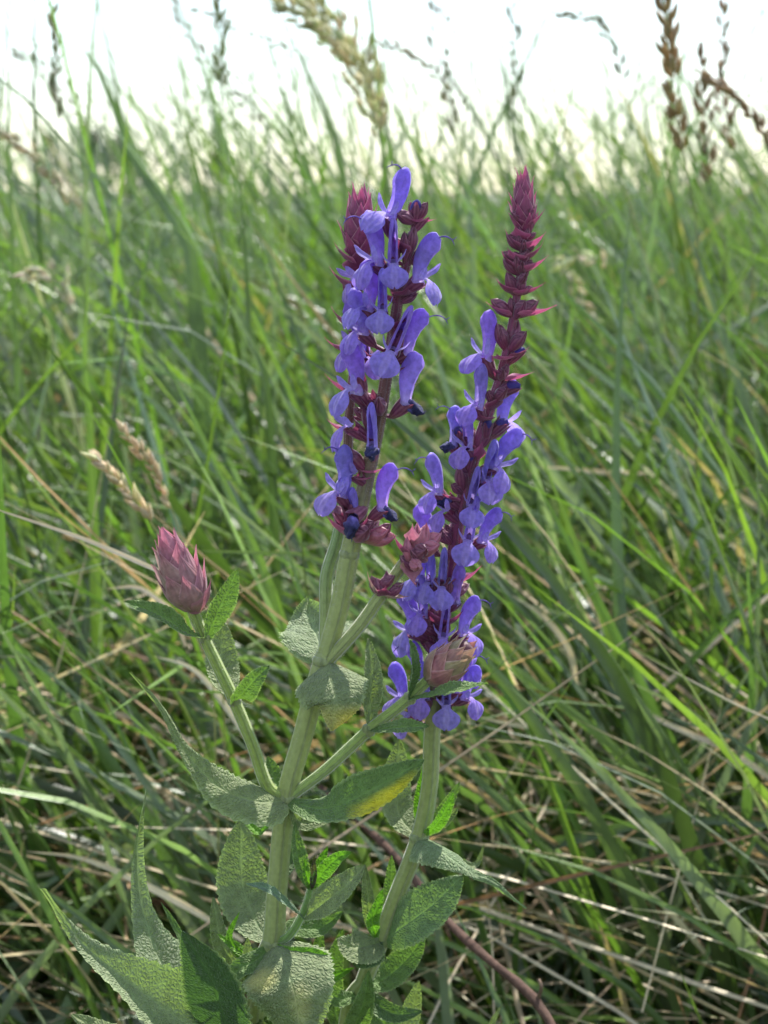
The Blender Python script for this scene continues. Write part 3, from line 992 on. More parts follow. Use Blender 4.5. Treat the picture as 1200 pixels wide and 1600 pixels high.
def leaf(plant, pts, w, kind='lan', col=L_GREY, n=(0, -0.72, 0.68), fold=0.25, twist=0, seed=None, wave=0.05, patch=None, teeth=0.05, name='leaf', label=None, curl=0.0):
    """pts: photo px, py, depth mm along the midrib; w: apparent width in photo pixels"""
    col = (col[0] * 0.78, col[1] * 0.82, col[2] * 0.84)
    seed = seed if seed is not None else int(abs(pts[-1][0] * 7 + pts[-1][1] * 3))
    r = random.Random(seed)
    rowsN, m = 46, 13
    c = crv([P(p[0], p[1], p[2]) for p in pts], rowsN)
    L = sum((c[i + 1] - c[i]).length for i in range(rowsN - 1))
    b = MB()
    rows, cols, uvs = [], [], []
    nh = Vector(n).normalized()
    ph = r.uniform(0, 6.28)
    for i in range(rowsN):
        u = i / (rowsN - 1)
        t = (c[min(i + 1, rowsN - 1)] - c[max(i - 1, 0)]).normalized()
        nn = (nh - t * nh.dot(t)).normalized()
        sd = t.cross(nn)
        if twist:
            a = R(twist) * (u - 0.3)
            sd, nn = sd * math.cos(a) + nn * math.sin(a), nn * math.cos(a) - sd * math.sin(a)
        if i == rowsN // 3 or i == 0:
            vis = math.sqrt(max(0.0, 1 - sd.dot(FWD) ** 2))
            W = w * PX / max(0.45, vis)
        if kind == 'ov':      # heart-shaped base, drawn-out tip
            f = (math.sin(min(1, (u + 0.03) / 0.28) * math.pi / 2) ** 0.55) if u < 0.25 else max(0.0, math.cos((u - 0.25) / 0.75 * math.pi / 2)) ** 0.9
        elif kind == 'sick':  # broad foot narrowing suddenly to a long thin tip
            f = (math.sin(min(1, (u + 0.02) / 0.14) * math.pi / 2) ** 0.6) if u < 0.14 else 0.30 * (1 - u) ** 0.7 + 0.72 / (1 + math.exp((u - 0.42) * 13))
        elif kind == 'acu':   # broad foot, very long tapering tip
            f = (math.sin(min(1, (u + 0.02) / 0.2) * math.pi / 2) ** 0.6) if u < 0.18 else max(0.0, 1 - (u - 0.18) / 0.82) ** 1.5
        else:                 # lance-shaped, blunt
            f = (math.sin(min(1, (u + 0.04) / 0.5) * math.pi / 2) ** 0.8) if u < 0.46 else max(0.0, math.cos((u - 0.46) / 0.54 * math.pi / 2)) ** 0.7
        f = max(f, 0.03)
        row, crow, ur = [], [], []
        for j in range(m):
            v = -1 + 2 * j / (m - 1)
            av = abs(v)
            hw = 0.5 * W * f
            if av > 0.99: hw *= 1 + teeth * 0.7 * (1 if i % 2 else -1.2) + r.uniform(-0.02, 0.02)
            elif av > 0.8: hw *= 1 + teeth * 0.3 * (1 if i % 2 else -1)
            lat = v * hw * math.cos(fold)
            lift = av * hw * math.sin(fold) - curl * hw * av ** 3
            lift += wave * W * math.sin(u * 9 + ph + (1.5 if v > 0 else 0)) * av ** 2
            lift += r.gauss(0, 0.00007) + 0.00016 * math.sin(i * 1.35 + v * 9 + ph) * math.sin(j * 1.9 + i * 0.6) * (1 - (av < 0.1))
            row.append(c[i] + sd * lat + nn * lift)
            k = mixc(col, tuple(x * 1.25 for x in col), 0.5 if av < 0.05 else 0)
            if av > 0.95: k = mixc(k, lin(168, 182, 134), 0.5)
            if patch: k = patch(u, v, k)
            crow.append(jit(k, 0.05, r)); ur.append((u * L * 1000, v * hw * 1000))
        rows.append(row); cols.append(crow); uvs.append(ur)
    b.grid(rows, cols, uvs)
    o = link(name, b.mesh(name, M_LEAF), plant)
    if label: o['label'] = label
    return o


# ================================================================== plant A: two spikes, three side branches
plantA = link('sage_plant', None)
tag(plantA, 'tall sage plant with twin violet flower spikes and pink budded side branches', 'sage plant', 'sage plants in the meadow')
base_a = P(380, 1650, 4)
A0 = Stem([(300, 2960, 20, 17), (340, 2300, 12, 17), (398, 1600, 2, 16), (426, 1475, 0, 16.5), (432, 1400, 0, 15.5), (447, 1250, 0, 15), (472, 1155, 0, 15), (497, 1060, 0, 15), (509, 1022, 0, 14)], 90)
A1 = Stem([(505, 1038, 0, 13), (530, 950, 0, 14.5), (547, 862, 0, 14), (570, 760, 0, 11.5), (592, 660, 0, 9.5), (608, 560, 0, 8.5), (622, 470, 0, 7.5), (636, 410, 0, 6.5), (648, 352, 0, 5), (652, 325, 0, 3.5)], 70)
A2 = Stem([(507, 1036, 2, 9), (510, 960, 4, 10), (511, 900, 6, 10), (528, 840, 8, 9), (541, 760, 10, 8), (546, 650, 11, 7), (555, 550, 11, 6.5), (560, 450, 11, 6), (562, 380, 11, 5), (563, 318, 11, 3)], 60)
A3 = Stem([(510, 1036, -1, 9), (560, 980, -2, 9.5), (597, 928, -2, 9), (640, 868, -2, 8), (662, 842, -2, 6)], 30)
A4 = Stem([(446, 1246, 0, 9), (418, 1228, -1, 9.5), (395, 1165, -3, 9), (366, 1095, -4, 9), (335, 1030, -5, 8.5), (314, 985, -6, 8), (301, 950, -6, 9)], 40)
A5 = Stem([(452, 1246, 0, 8), (510, 1202, -2, 8.5), (575, 1142, -4, 8.5), (625, 1103, -6, 8.5), (672, 1060, -8, 8)], 40)
A6 = Stem([(428, 1474, 0, 6), (452, 1462, -3, 6.5), (474, 1425, -4, 6), (486, 1385, -4, 5)], 16)


def grad_px(stops):
    """colour along a stem: list of (t, colour)"""
    def f(t):
        for (a, ca), (b, cb) in zip(stops, stops[1:]):
            if t <= b: return mixc(ca, cb, (t - a) / max(1e-6, b - a))
        return stops[-1][1]
    return f


stem_obj(plantA, A0, grad_px([(0, lin(110, 100, 72)), (0.5, S_GREEN), (1, S_GREEN)]), hair=2200)
stem_obj(plantA, A1, grad_px([(0, S_GREEN), (0.27, S_GREEN), (0.42, lin(120, 108, 84)), (0.6, S_BROWN), (1, MAROON)]), hair=2600)
stem_obj(plantA, A2, grad_px([(0, S_GREEN), (0.32, lin(116, 144, 84)), (0.5, S_BROWN), (1, MAROON)]), 'branch', 900, 16)
stem_obj(plantA, A3, grad_px([(0, S_GREEN), (0.7, S_GREEN), (1, lin(140, 110, 92))]), 'branch', 900, 16)
stem_obj(plantA, A4, lin(150, 168, 88), 'branch', 1200, 16)
stem_obj(plantA, A5, lin(146, 166, 90), 'branch', 1200, 16)
stem_obj(plantA, A6, lin(122, 156, 78), 'branch', 300, 12)
# swollen leaf nodes
for (x, y, d, rr) in ((448, 1247, 0, 17), (506, 1033, 0, 18), (428, 1473, 0, 19), (366, 1094, -4, 11), (319, 995, -5.5, 10.5), (576, 1141, -4, 10.5), (640, 1091, -6.5, 10), (546, 866, 0, 15.5), (598, 926, -2, 10.5)):
    b = MB()
    c = P(x, y, d)
    b.tube([c + Vector((0, 0, (k - 3) * 0.00045)) for k in range(7)], [rr * PX * w for w in (0.75, 0.92, 1, 1.02, 1, 0.92, 0.75)], lin(138, 148, 98), 18, 0.06)
    link('stem_node', b.mesh('stem_node', M_STEM), plantA)

# flowers of the main spike (A1)
for a in ((607, 340, -48, 30, 0, 0.84, 'hls'), (588, 412, -58, -4, 0, 0.84, 'hls'), (614, 415, 4, 0, 0, 0.76, 'hl'), (655, 438, 68, 6, 0, 0.80, 'hls'),
          (573, 482, -66, 8, 0, 0.78, 'hl'), (597, 487, -8, 2, 0, 0.72, 'hl'), (611, 552, -6, 24, 0, 0.84, 'hl'), (640, 552, 74, 10, 0, 0.74, 'hs'),
          (556, 612, -66, 4, 0, 0.84, 'hl'), (637, 628, 66, -2, 0, 0.82, 'hw'), (581, 700, -10, 2, 0, 0.78, 'hw'), (550, 668, -78, -4, 0, 0.78, 'l'),
          (533, 772, -56, 12, 0, 0.82, 'hls'), (600, 794, 58, 2, 0, 0.76, 'hsw'), (553, 806, -30, 4, 0, 0.5, 'hw'), (547, 812, -40, 0, -60, 0.9, 'w'),
          (600, 830, 62, 0, -14, 1.15, 'cp'), (612, 838, 75, 0, -25, 1.1, 'cp'), (606, 822, 70, 0, 10, 1.0, 'c'),
          (556, 742, -70, 0, 0, 0.7, 'l'), (566, 520, -58, 0, 0, 0.74, 'hl'), (560, 590, -30, 0, 20, 0.8, ''), (575, 640, 0, 0, 25, 0.8, ''), (578, 622, -40, 0, 10, 0.8, ''), (532, 800, -60, 0, 15, 0.8, ''), (545, 790, -20, 0, 30, 0.8, '')):
    flower(plantA, A1, *a)
# buds at its top
flower(plantA, A1, 649, 322, 40, -2, 42, 0.92, 'cb')
flower(plantA, A1, 640, 378, -10, 12, 42, 0.95, 'cb')
flower(plantA, A1, 668, 388, 72, 4, 6, 0.95, 'cb')
flower(plantA, A1, 618, 380, -40, 8, 35, 0.8, 'c')
flower(plantA, A1, 660, 340, 80, 0, 15, 0.62, '')
for y, n, s, sd in ((352, 2, .7, 1), (405, 3, .75, 2), (470, 3, .8, 3), (556, 4, .85, 4), (640, 4, .85, 5), (735, 3, .85, 6), (838, 4, .9, 7)):
    whorl(plantA, A1, y, n, s, None, 'dark', sd, 'closed')
for y, az, el, sz, tone in ((468, 20, 18, 6.2, 'dark'), (462, 80, 25, 6.5, 'dark'), (470, -75, 35, 6.5, 'dark'), (400, -60, 48, 7.5, 'dark'), (530, 75, 60, 6.0, 'dark'), (520, 60, 45, 6.5, 'dark'),
                            (565, -85, 30, 6.5, 'dark'), (580, 50, 12, 5.5, 'dark'), (640, -40, 45, 6.2, 'dark'), (655, -70, 28, 7.0, 'dark'), (735, 10, 8, 6.0, 'pink'), (745, -20, 5, 5.5, 'pink'),
                            (700, -50, 40, 5.5, 'dark'), (842, -72, 42, 8.5, 'pink'), (842, -25, 60, 7.0, 'dark'), (838, 65, 25, 7.8, 'pink'), (835, 40, 48, 7.2, 'dark'), (345, 85, 5, 4.6, 'pink'), (352, 20, 8, 4.2, 'pink')):
    bract_px(plantA, A1, y, az, el, sz, tone)
# flowers and bracts of the second spike behind (A2)
for a in ((562, 545, -74, 2, 0, 0.82, 'hl'), (560, 436, -78, -20, 0, 0.75, 'l'), (548, 520, -80, 0, 0, 0.7, 'c'), (560, 480, -60, 0, 10, 0.7, 'c'), (572, 560, 40, 0, 0, 0.7, 'hl'), (556, 640, -70, 0, 0, 0.7, 'c')):
    flower(plantA, A2, *a)
head(plantA, P(561, 415, 11), P(564, 286, 11), 0.0031, 'purple', ((0.0, 4, 0.42, 45), (0.14, 4, 0.42, 0), (0.26, 4, 0.42, 45), (0.38, 4, 0.42, 5), (0.50, 4, 0.40, 50), (0.60, 4, 0.36, 10), (0.70, 3, 0.30, 40)), 8, None, 0.5, 0.4)
for y, az, el, sz in ((400, -75, 50, 8.0), (425, -85, 42, 8.4), (455, -80, 36, 8.8), (410, 10, 66, 7.5), (440, 0, 62, 8), (430, 70, 45, 7), (460, 40, 50, 7), (480, -50, 50, 7.5)):
    bract_px(plantA, A2, y, az, el, sz, 'dark', 0, 1.1)
for y, az, el, sz in ((520, -80, 40, 8), (560, -80, 25, 8), (620, -80, 35, 7.5), (690, -85, 30, 6), (500, -60, 55, 7)):
    bract_px(plantA, A2, y, az, el, sz, 'dark')

# side branches: closed heads
RING_HEAD = ((0.0, 4, 0.50, 20), (0.10, 4, 0.50, 65), (0.22, 4, 0.48, 28), (0.34, 4, 0.46, 70), (0.46, 3, 0.44, 30), (0.57, 3, 0.42, 85), (0.66, 2, 0.36, 10))
head(plantA, P(303, 955, -6), P(255, 826, -9), 0.0040, 'rose', RING_HEAD, 3, 'closed pink flower head made of overlapping bracts', 0.42)
for az, el, sz, tone in ((70, 62, 9.5, 'rose'), (-80, 48, 9.0, 'grey'), (10, 20, 3.5, 'rose'), (150, 30, 5, 'grey')):
    bract_px(plantA, A4, 953, az, el, sz, tone)
head(plantA, P(668, 1066, -8), P(744, 998, -10), 0.0037, 'grey', ((0.0, 4, 0.56, 10), (0.14, 4, 0.50, 55), (0.28, 4, 0.48, 15), (0.42, 4, 0.46, 60), (0.56, 3, 0.42, 30)), 4, 'closed greenish pink flower head in front of the violet spike', 0.34)
# upper right branch: cluster of pink calyces
for a in ((612, 902, 60, 10, 10, 0.85, 'c'), (590, 908, -50, 0, 30, 0.9, 'c'), (582, 904, -80, 0, 36, 0.7, 'c'), (626, 914, 80, 0, 0, 0.85, 'c'), (604, 896, 5, 0, 40, 0.7, 'c'),
          (638, 846, -36, 0, 34, 1.15, 'cp'), (630, 872, -70, 0, 5, 1.0, 'c'), (652, 884, 10, 0, -36, 1.0, 'cp'), (664, 826, 20, 6, 34, 1.3, 'cp'), (682, 838, 70, 0, 2, 1.35, 'cp'),
          (680, 852, 56, 0, -16, 1.25, 'cp'), (652, 826, -8, 0, 52, 1.2, 'cp'), (664, 858, 20, 0, -20, 1.1, 'c'), (646, 862, -40, 0, -10, 1.0, 'c')):
    flower(plantA, A3, *a)
for y, az, el, sz, tone in ((858, 70, 30, 7.5, 'rose'), (855, -30, 55, 7, 'rose'), (868, -70, 45, 6.5, 'dark'), (876, 30, -50, 7, 'rose'),
                            (926, 75, 8, 6.5, 'grey'), (926, -85, 55, 6.5, 'grey'), (926, 10, 40, 5.0, 'dark')):
    bract_px(plantA, A3, y, az, el, sz, tone, 10)


# leaves of plant A
def rim_patch(u, v, k):
    return mixc(k, lin(214, 192, 96), max(0, min(1, (u - 0.66) * 6)) * (0.35 + 0.65 * max(0, -v)))


def yellow_patch(u, v, k):
    q = max(0, 1 - ((u - 0.68) / 0.26) ** 2) * max(0, min(1, (v - 0.15) * 2.2))
    q *= 0.75 + 0.5 * math.sin(u * 31) * math.sin(v * 17 + 1)
    return mixc(k, YELLOW, min(1, q * 1.4))


def spot_patch(u, v, k):
    q = 0.7 * max(0, 1 - ((u - 0.28) / 0.16) ** 2 - ((v - 0.6) / 0.4) ** 2) + 0.35 * max(0, 1 - ((u - 0.6) / 0.2) ** 2 - ((v + 0.1) / 0.4) ** 2)
    return mixc(k, lin(205, 196, 120), q)


leaf(plantA, [(511, 1036, -2), (516, 1062, -8), (524, 1096, -13), (519, 1142, -14)], 122, 'ov', L_GREY, (-0.1, -0.72, 0.70), -0.22, 0, 5, 0.06, rim_patch, 0.05, label='drooping heart-shaped leaf with yellow rim', curl=0.2)
leaf(plantA, [(505, 1030, 2), (497, 1000, 9), (484, 965, 16), (482, 938, 20)], 132, 'ov', lin(142, 154, 116), (0.0, -0.75, 0.66), 0.35, 0, 6, 0.1, None, 0.05)
leaf(plantA, [(577, 1138, -4), (579, 1100, -3), (580, 1050, -1), (576, 997, 1)], 34, 'lan', L_GREY, (0.45, -0.85, 0.25), 0.35, 0, 7)
leaf(plantA, [(577, 1141, -5), (605, 1139, -10), (640, 1136, -14), (670, 1134, -15)], 27, 'lan', L_GREEN, (0.05, -0.5, 0.86), 0.3, -30, 8)
leaf(plantA, [(640, 1092, -8), (675, 1088, -14), (715, 1078, -18), (762, 1067, -20)], 34, 'lan', L_GREEN, (0.0, -0.35, 0.93), 0.3, 20, 9)
leaf(plantA, [(640, 1092, -8), (640, 1066, -9), (644, 1035, -10), (640, 1000, -11)], 20, 'lan', L_DARK, (0.85, -0.5, 0.1), 0.5, 0, 10)
leaf(plantA, [(445, 1252, -2), (400, 1252, -7), (345, 1232, -10), (290, 1175, -12), (252, 1105, -13), (204, 1050, -14)], 70, 'sick', lin(138, 147, 104), (0.15, -0.62, 0.77), 0.16, 25, 11, 0.04, None, 0.06, label='long sickle-shaped leaf with broad puckered base', curl=0.25)
leaf(plantA, [(452, 1252, -2), (500, 1264, -8), (545, 1252, -10), (600, 1224, -10), (663, 1187, -8)], 54, 'lan', L_GREEN, (-0.1, -0.6, 0.78), 0.1, -45, 12, 0.08, yellow_patch, 0.05, label='leaf with a bright yellow patch along its edge')
leaf(plantA, [(322, 1000, -6), (290, 988, -10), (250, 962, -13), (194, 939, -15)], 26, 'lan', L_GREEN, (0.0, -0.5, 0.86), 0.45, 30, 13)
leaf(plantA, [(322, 1000, -6), (336, 965, -8), (352, 930, -9), (371, 889, -10)], 36, 'lan', L_GREEN, (0.55, -0.8, -0.1), 0.3, 20, 14)
leaf(plantA, [(368, 1092, -3), (352, 1062, 1), (345, 1020, 5), (348, 968, 8)], 54, 'lan', L_GREY, (0.2, -0.85, 0.45), 0.2, 0, 15)
leaf(plantA, [(362, 1096, -6), (378, 1084, -10), (398, 1062, -12), (421, 1040, -12)], 36, 'lan', L_GREEN, (0.5, -0.75, 0.3), 0.45, 40, 16)
leaf(plantA, [(430, 1478, -3), (446, 1510, -10), (462, 1560, -16), (475, 1650, -20)], 150, 'ov', L_GREY, (-0.05, -0.72, 0.70), -0.15, 0, 17, 0.06, spot_patch, 0.04, label='big grey-green leaf mottled pale yellow')
leaf(plantA, [(424, 1476, 2), (400, 1440, 8), (378, 1380, 14), (376, 1280, 18)], 88, 'lan', lin(138, 148, 108), (0.1, -0.82, 0.55), 0.12, 0, 18, 0.05)
leaf(plantA, [(447, 1248, 2), (432, 1225, 7), (418, 1182, 10)], 34, 'lan', L_GREEN, (0.2, -0.8, 0.5), 0.2, 0, 19)
leaf(plantA, [(452, 1252, 2), (478, 1262, 10), (520, 1268, 16)], 34, 'lan', L_GREEN, (0.0, -0.5, 0.86), 0.2, 0, 20)
leaf(plantA, [(452, 1256, -2), (470, 1285, -2), (505, 1280, -2), (528, 1266, -1)], 26, 'lan', L_GREY, (0, -0.7, 0.7), 0.2, 0, 52)
# axillary shoot
leaf(plantA, [(484, 1390, -4), (470, 1352, -6), (462, 1315, -6), (461, 1284, -5)], 26, 'lan', L_GREEN, (0.5, -0.85, 0.1), 0.4, 0, 21)
leaf(plantA, [(486, 1388, -5), (505, 1362, -7), (528, 1340, -8), (550, 1331, -8)], 28, 'lan', L_YOUNG, (0.3, -0.85, 0.4), 0.3, 0, 22)
leaf(plantA, [(478, 1432, -5), (505, 1412, -9), (540, 1385, -12), (570, 1352, -12)], 46, 'lan', L_GREY, (-0.2, -0.7, 0.68), 0.25, 0, 23)
leaf(plantA, [(476, 1436, -6), (450, 1415, -12), (420, 1390, -16), (384, 1381, -17)], 18, 'lan', lin(116, 136, 112), (0.1, -0.5, 0.86), 0.3, 0, 24)
leaf(plantA, [(486, 1390, -4), (478, 1365, -8), (476, 1340, -9)], 16, 'lan', L_YOUNG, (0.3, -0.9, 0.1), 0.4, 0, 25)
leaf(plantA, [(487, 1388, -3), (496, 1358, -2), (512, 1322, -1)], 18, 'lan', L_YOUNG, (0.2, -0.9, 0.3), 0.4, 0, 26)
leaf(plantA, [(487, 1390, -5), (490, 1365, -7), (490, 1338, -8)], 13, 'lan', lin(96, 90, 66), (0.1, -0.95, 0.1), 0.5, 0, 27)
leaf(plantA, [(420, 1290, 3), (405, 1300, 6), (388, 1285, 8), (370, 1262, 10)], 14, 'lan', L_YOUNG, (0, -0.7, 0.7), 0.2, 0, 53)
# small leaves round the lower node
leaf(plantA, [(424, 1480, 2), (390, 1490, 0), (360, 1475, -2), (340, 1460, -3)], 16, 'lan', L_YOUNG, (0, -0.6, 0.8), 0.2, 0, 54)
leaf(plantA, [(404, 1568, 2), (375, 1520, 4), (345, 1470, 6), (333, 1401, 8)], 34, 'lan', L_GREY, (0.1, -0.9, 0.3), 0.2, 0, 28)
leaf(plantA, [(405, 1560, 1), (395, 1530, -2), (388, 1502, -3), (387, 1464, -3)], 26, 'lan', L_GREY, (0, -0.9, 0.3), 0.2, 0, 29)
leaf(plantA, [(406, 1552, 1), (380, 1500, -1), (358, 1465, -2), (374, 1425, -1)], 14, 'lan', L_YOUNG, (0.3, -0.9, 0.3), 0.2, 0, 30)
leaf(plantA, [(404, 1570, 3), (440, 1540, 10), (490, 1500, 14), (502, 1448, 16)], 36, 'lan', L_GREEN, (0.1, -0.85, 0.4), 0.2, 0, 31)
leaf(plantA, [(402, 1580, 3), (450, 1580, 12), (500, 1540, 15), (552, 1512, 14)], 30, 'lan', L_YOUNG, (0, -0.7, 0.7), 0.2, 0, 32)
leaf(plantA, [(398, 1605, 1), (360, 1640, -6), (300, 1660, -10), (240, 1700, -12)], 60, 'lan', L_GREY, (0, -0.6, 0.8), 0.2, 0, 33)
leaf(plantA, [(360, 2000, 6), (420, 1960, 0), (500, 1980, -4)], 80, 'lan', L_GREY, (0, -0.6, 0.8), 0.2, 0, 34)
leaf(plantA, [(352, 2100, 6), (290, 2060, 0), (210, 2080, -4)], 80, 'lan', L_GREY, (0, -0.6, 0.8), 0.2, 0, 35)

for k, (pp, ww, cc) in enumerate((
        ([(402, 1585, 2), (430, 1610, -2), (470, 1600, -4), (520, 1570, -4)], 44, L_GREEN),
        ([(400, 1590, 6), (440, 1560, 14), (470, 1520, 18), (486, 1470, 19)], 40, L_DARK),
        ([(432, 1470, 3), (460, 1450, 10), (500, 1450, 14), (536, 1424, 15)], 34, L_GREEN),
        ([(428, 1476, -2), (452, 1490, -5), (492, 1492, -6), (524, 1500, -6)], 24, L_YOUNG),
        ([(424, 1478, 0), (400, 1500, -5), (372, 1516, -8), (352, 1548, -9)], 34, L_GREEN),
        ([(400, 1596, 0), (420, 1640, -8), (450, 1640, -12), (500, 1626, -12)], 60, L_GREY),
        ([(438, 1380, 2), (455, 1345, 8), (452, 1305, 11), (470, 1282, 12)], 22, L_DARK))):
    leaf(plantA, pp, ww, 'lan', cc, (0.1 * (k % 3 - 1), -0.82, 0.5), 0.25, 10 * (k % 3 - 1), 300 + k)

# ================================================================== plant B: single spike with long purple tip
plantB = link('sage_plant', None)
tag(plantB, 'sage plant whose single violet spike ends in a long flowerless purple tip', 'sage plant', 'sage plants in the meadow')
BD = 17
B0 = Stem([(430, 2980, 28, 15), (480, 2200, 22, 15), (540, 1620, BD, 14), (566, 1540, BD, 13), (594, 1470, BD, 14), (622, 1395, BD, 13), (655, 1310, BD, 13.5), (671, 1230, BD, 12.5), (675, 1150, BD, 12.5), (681, 1080, BD, 11.5),
           (690, 990, BD, 10.5), (705, 890, BD, 10), (722, 785, BD, 9.5), (754, 672, BD, 8.5), (782, 590, BD, 7.5), (800, 510, BD, 6.5), (812, 430, BD, 5.5), (820, 350, BD, 4.5), (819, 290, BD, 2.5)], 190)
zb = [p.z for p in B0.p]


def b_col(t):
    k = B0.p[min(len(B0.p) - 1, int(t * (len(B0.p) - 1) + 0.5))].z
    z1100, z960 = P(600, 1120).z, P(600, 1000).z
    return mixc(S_GREEN, MAROON, (k - z1100) / (z960 - z1100))


stem_obj(plantB, B0, b_col, 'stem', 3400, 22)
for (x, y, rr) in ((655, 1310, 16), (594, 1472, 17)):
    b = MB()
    c = P(x, y, BD)
    b.tube([c + Vector((0, 0, (k - 3) * 0.00045)) for k in range(7)], [rr * PX * w for w in (0.75, 0.92, 1, 1.02, 1, 0.92, 0.75)], lin(132, 144, 94), 18, 0.06)
    link('stem_node', b.mesh('stem_node', M_STEM), plantB)

for a in ((746, 636, -46, 12, 0, 0.74, 'hl'), (706, 694, -60, 14, 0, 0.66, 'hsw'), (786, 662, 125, 0, 0, 0.78, 'hl'), (772, 730, 52, 22, 0, 0.80, 'hls'),
          (684, 770, -56, -2, 0, 0.70, 'hls'), (736, 790, 6, 8, 0, 0.72, 'hl'), (754, 846, 58, 14, 0, 0.66, 'hls'), (731, 846, -4, 12, 0, 0.80, 'hl'),
          (672, 912, -34, 4, 0, 0.68, 'hl'), (690, 918, -2, 4, 0, 0.72, 'hl'), (645, 986, -62, -8, 0, 0.80, 'hl'), (725, 990, 58, 6, 0, 0.72, 'hls'),
          (692, 998, 0, 6, 0, 0.76, 'hl'), (716, 1078, 60, 4, 0, 0.72, 'hs'), (628, 1092, -62, 0, 0, 0.70, 'hl'), (697, 1103, 0, 2, 0, 0.74, 'hl'),
          (728, 1090, 55, 0, -8, 0.66, 'hl'), (650, 1060, -50, 0, 0, 0.68, 'hs'), (664, 850, -80, 0, 0, 0.7, 'hl'), (758, 560, -60, 0, 20, 0.8, 'hl'),
          (716, 672, -30, 10, 10, 0.75, 'cb'), (700, 780, -60, 0, 0, 0.7, 'w'), (736, 715, 0, 12, 38, 0.85, 'cb'), (802, 602, 72, 6, -4, 0.98, 'cb'), (760, 752, 20, 8, 0, 0.74, 'hl'), (655, 905, -60, 0, 0, 0.72, 'hl'), (660, 962, -30, 0, 5, 0.7, 'hl'), (712, 940, 30, 0, 0, 0.7, 'h'),
          (664, 1090, -30, 0, 0, 0.7, 'hl'), (722, 1045, 66, 0, 0, 0.66, 'l'), (640, 1120, -60, 0, -10, 0.66, 'l'), (700, 800, -60, 0, 0, 0.72, 'l'), (712, 1010, 20, 0, 15, 0.8, ''), (668, 1000, -40, 0, 15, 0.8, ''), (730, 700, -40, 0, 0, 0.7, 'hl'), (762, 662, 10, 0, 25, 0.85, 'cb'), (785, 660, 60, 0, 6, 0.85, 'cb'), (812, 548, 70, 0, 10, 0.75, 'cb')):
    flower(plantB, B0, *a)
for y, n, s, sd in ((600, 3, .75, 1), (640, 4, .8, 2), (712, 4, .8, 3), (788, 4, .8, 4), (868, 4, .8, 5), (945, 4, .8, 6), (1018, 4, .8, 7), (1118, 4, .8, 8)):
    whorl(plantB, B0, y, n, s, None, 'dark', 30 + sd)
for y, az, el, sz, tone in ((612, 78, 12, 8.0, 'pink'), (665, -15, 15, 6.8, 'dark'), (600, -70, 55, 7, 'dark'), (655, 40, 45, 6.5, 'dark'), (735, 30, 55, 6.5, 'pink'), (720, -60, 40, 6, 'dark'), (800, -65, 25, 7.5, 'dark'),
                            (868, 75, 10, 6.5, 'dark'), (936, 68, 30, 9.5, 'pink'), (940, -60, 30, 7, 'dark'), (1000, -55, 48, 8, 'dark'), (1010, 60, 40, 7, 'dark'), (1118, -70, 12, 8, 'dark'), (1112, 50, 48, 7.2, 'dark'), (1120, 10, 5, 5, 'dark'),
                            # long purple tip: whorls of bracts and closed calyces
                            (566, -20, 10, 7.0, 'pink'), (565, 70, 25, 6.5, 'dark'), (506, 72, 12, 10.5, 'pink'), (504, -75, 25, 7.5, 'pink'), (468, -60, 30, 6.8, 'dark'), (466, 25, 20, 5.5, 'pink'), (466, 80, 22, 7, 'dark'),
                            (436, 70, 30, 8.0, 'pink'), (438, -70, 45, 7.0, 'dark'), (412, -40, 30, 6.5, 'pink'), (410, 80, 40, 7.2, 'dark'), (392, 60, 36, 7.5, 'pink'), (392, -80, 48, 6.8, 'dark'), (374, -30, 35, 6.0, 'pink'), (366, 82, 44, 6.6, 'dark'), (362, -70, 50, 6.2, 'dark')):
    bract_px(plantB, B0, y, az, el, sz, tone)
for y, s, azs in ((562, .78, (-70, -20, 60, 85)), (502, .76, (-75, -35, 40, 75)), (464, .66, (-80, -45, 0, 50, 85)), (448, .6, (-60, 20, 70)), (436, .62, (-70, -20, 40, 80)), (424, .55, (-50, 10, 60)), (412, .56, (-75, -25, 20, 75)), (401, .52, (-60, 0, 50)), (390, .56, (-70, -10, 50, 85)), (380, .48, (-40, 20, 80)), (370, .5, (-80, -30, 30, 80)), (352, .48, (-60, 0, 60))):
    whorl(plantB, B0, y, 0, s, list(azs), 'dark', int(y), 'closed')
head(plantB, P(820, 372, BD), P(817, 260, BD), 0.0023, 'purple', ((0.0, 4, 0.36, 20), (0.13, 4, 0.38, 65), (0.26, 4, 0.38, 15), (0.38, 4, 0.38, 60), (0.50, 4, 0.38, 10), (0.61, 4, 0.36, 55), (0.70, 3, 0.30, 20)), 9, None, 0.5, 0.35)

leaf(plantB, [(655, 1312, BD - 2), (690, 1330, BD - 12), (735, 1362, BD - 18), (775, 1380, BD - 20), (823, 1419, BD - 21)], 64, 'sick', lin(132, 148, 106), (0.25, -0.62, 0.75), -0.2, 10, 36, 0.06, None, 0.05, label='drooping leaf with long thread-like tip', curl=0.3)
leaf(plantB, [(653, 1308, BD + 2), (628, 1280, BD + 8), (618, 1240, BD + 12), (624, 1155, BD + 16)], 56, 'lan', L_GREY, (0.1, -0.82, 0.55), 0.2, 0, 37)
leaf(plantB, [(660, 1306, BD - 1), (684, 1285, BD - 5), (698, 1262, BD - 6), (708, 1238, BD - 6)], 26, 'lan', L_YOUNG, (0.45, -0.85, 0.2), 0.3, 0, 38)
leaf(plantB, [(660, 1308, BD + 1), (690, 1270, BD + 3), (704, 1250, BD + 3), (718, 1222, BD + 3)], 22, 'lan', L_GREEN, (0.0, -0.8, 0.6), 0.3, 0, 39)
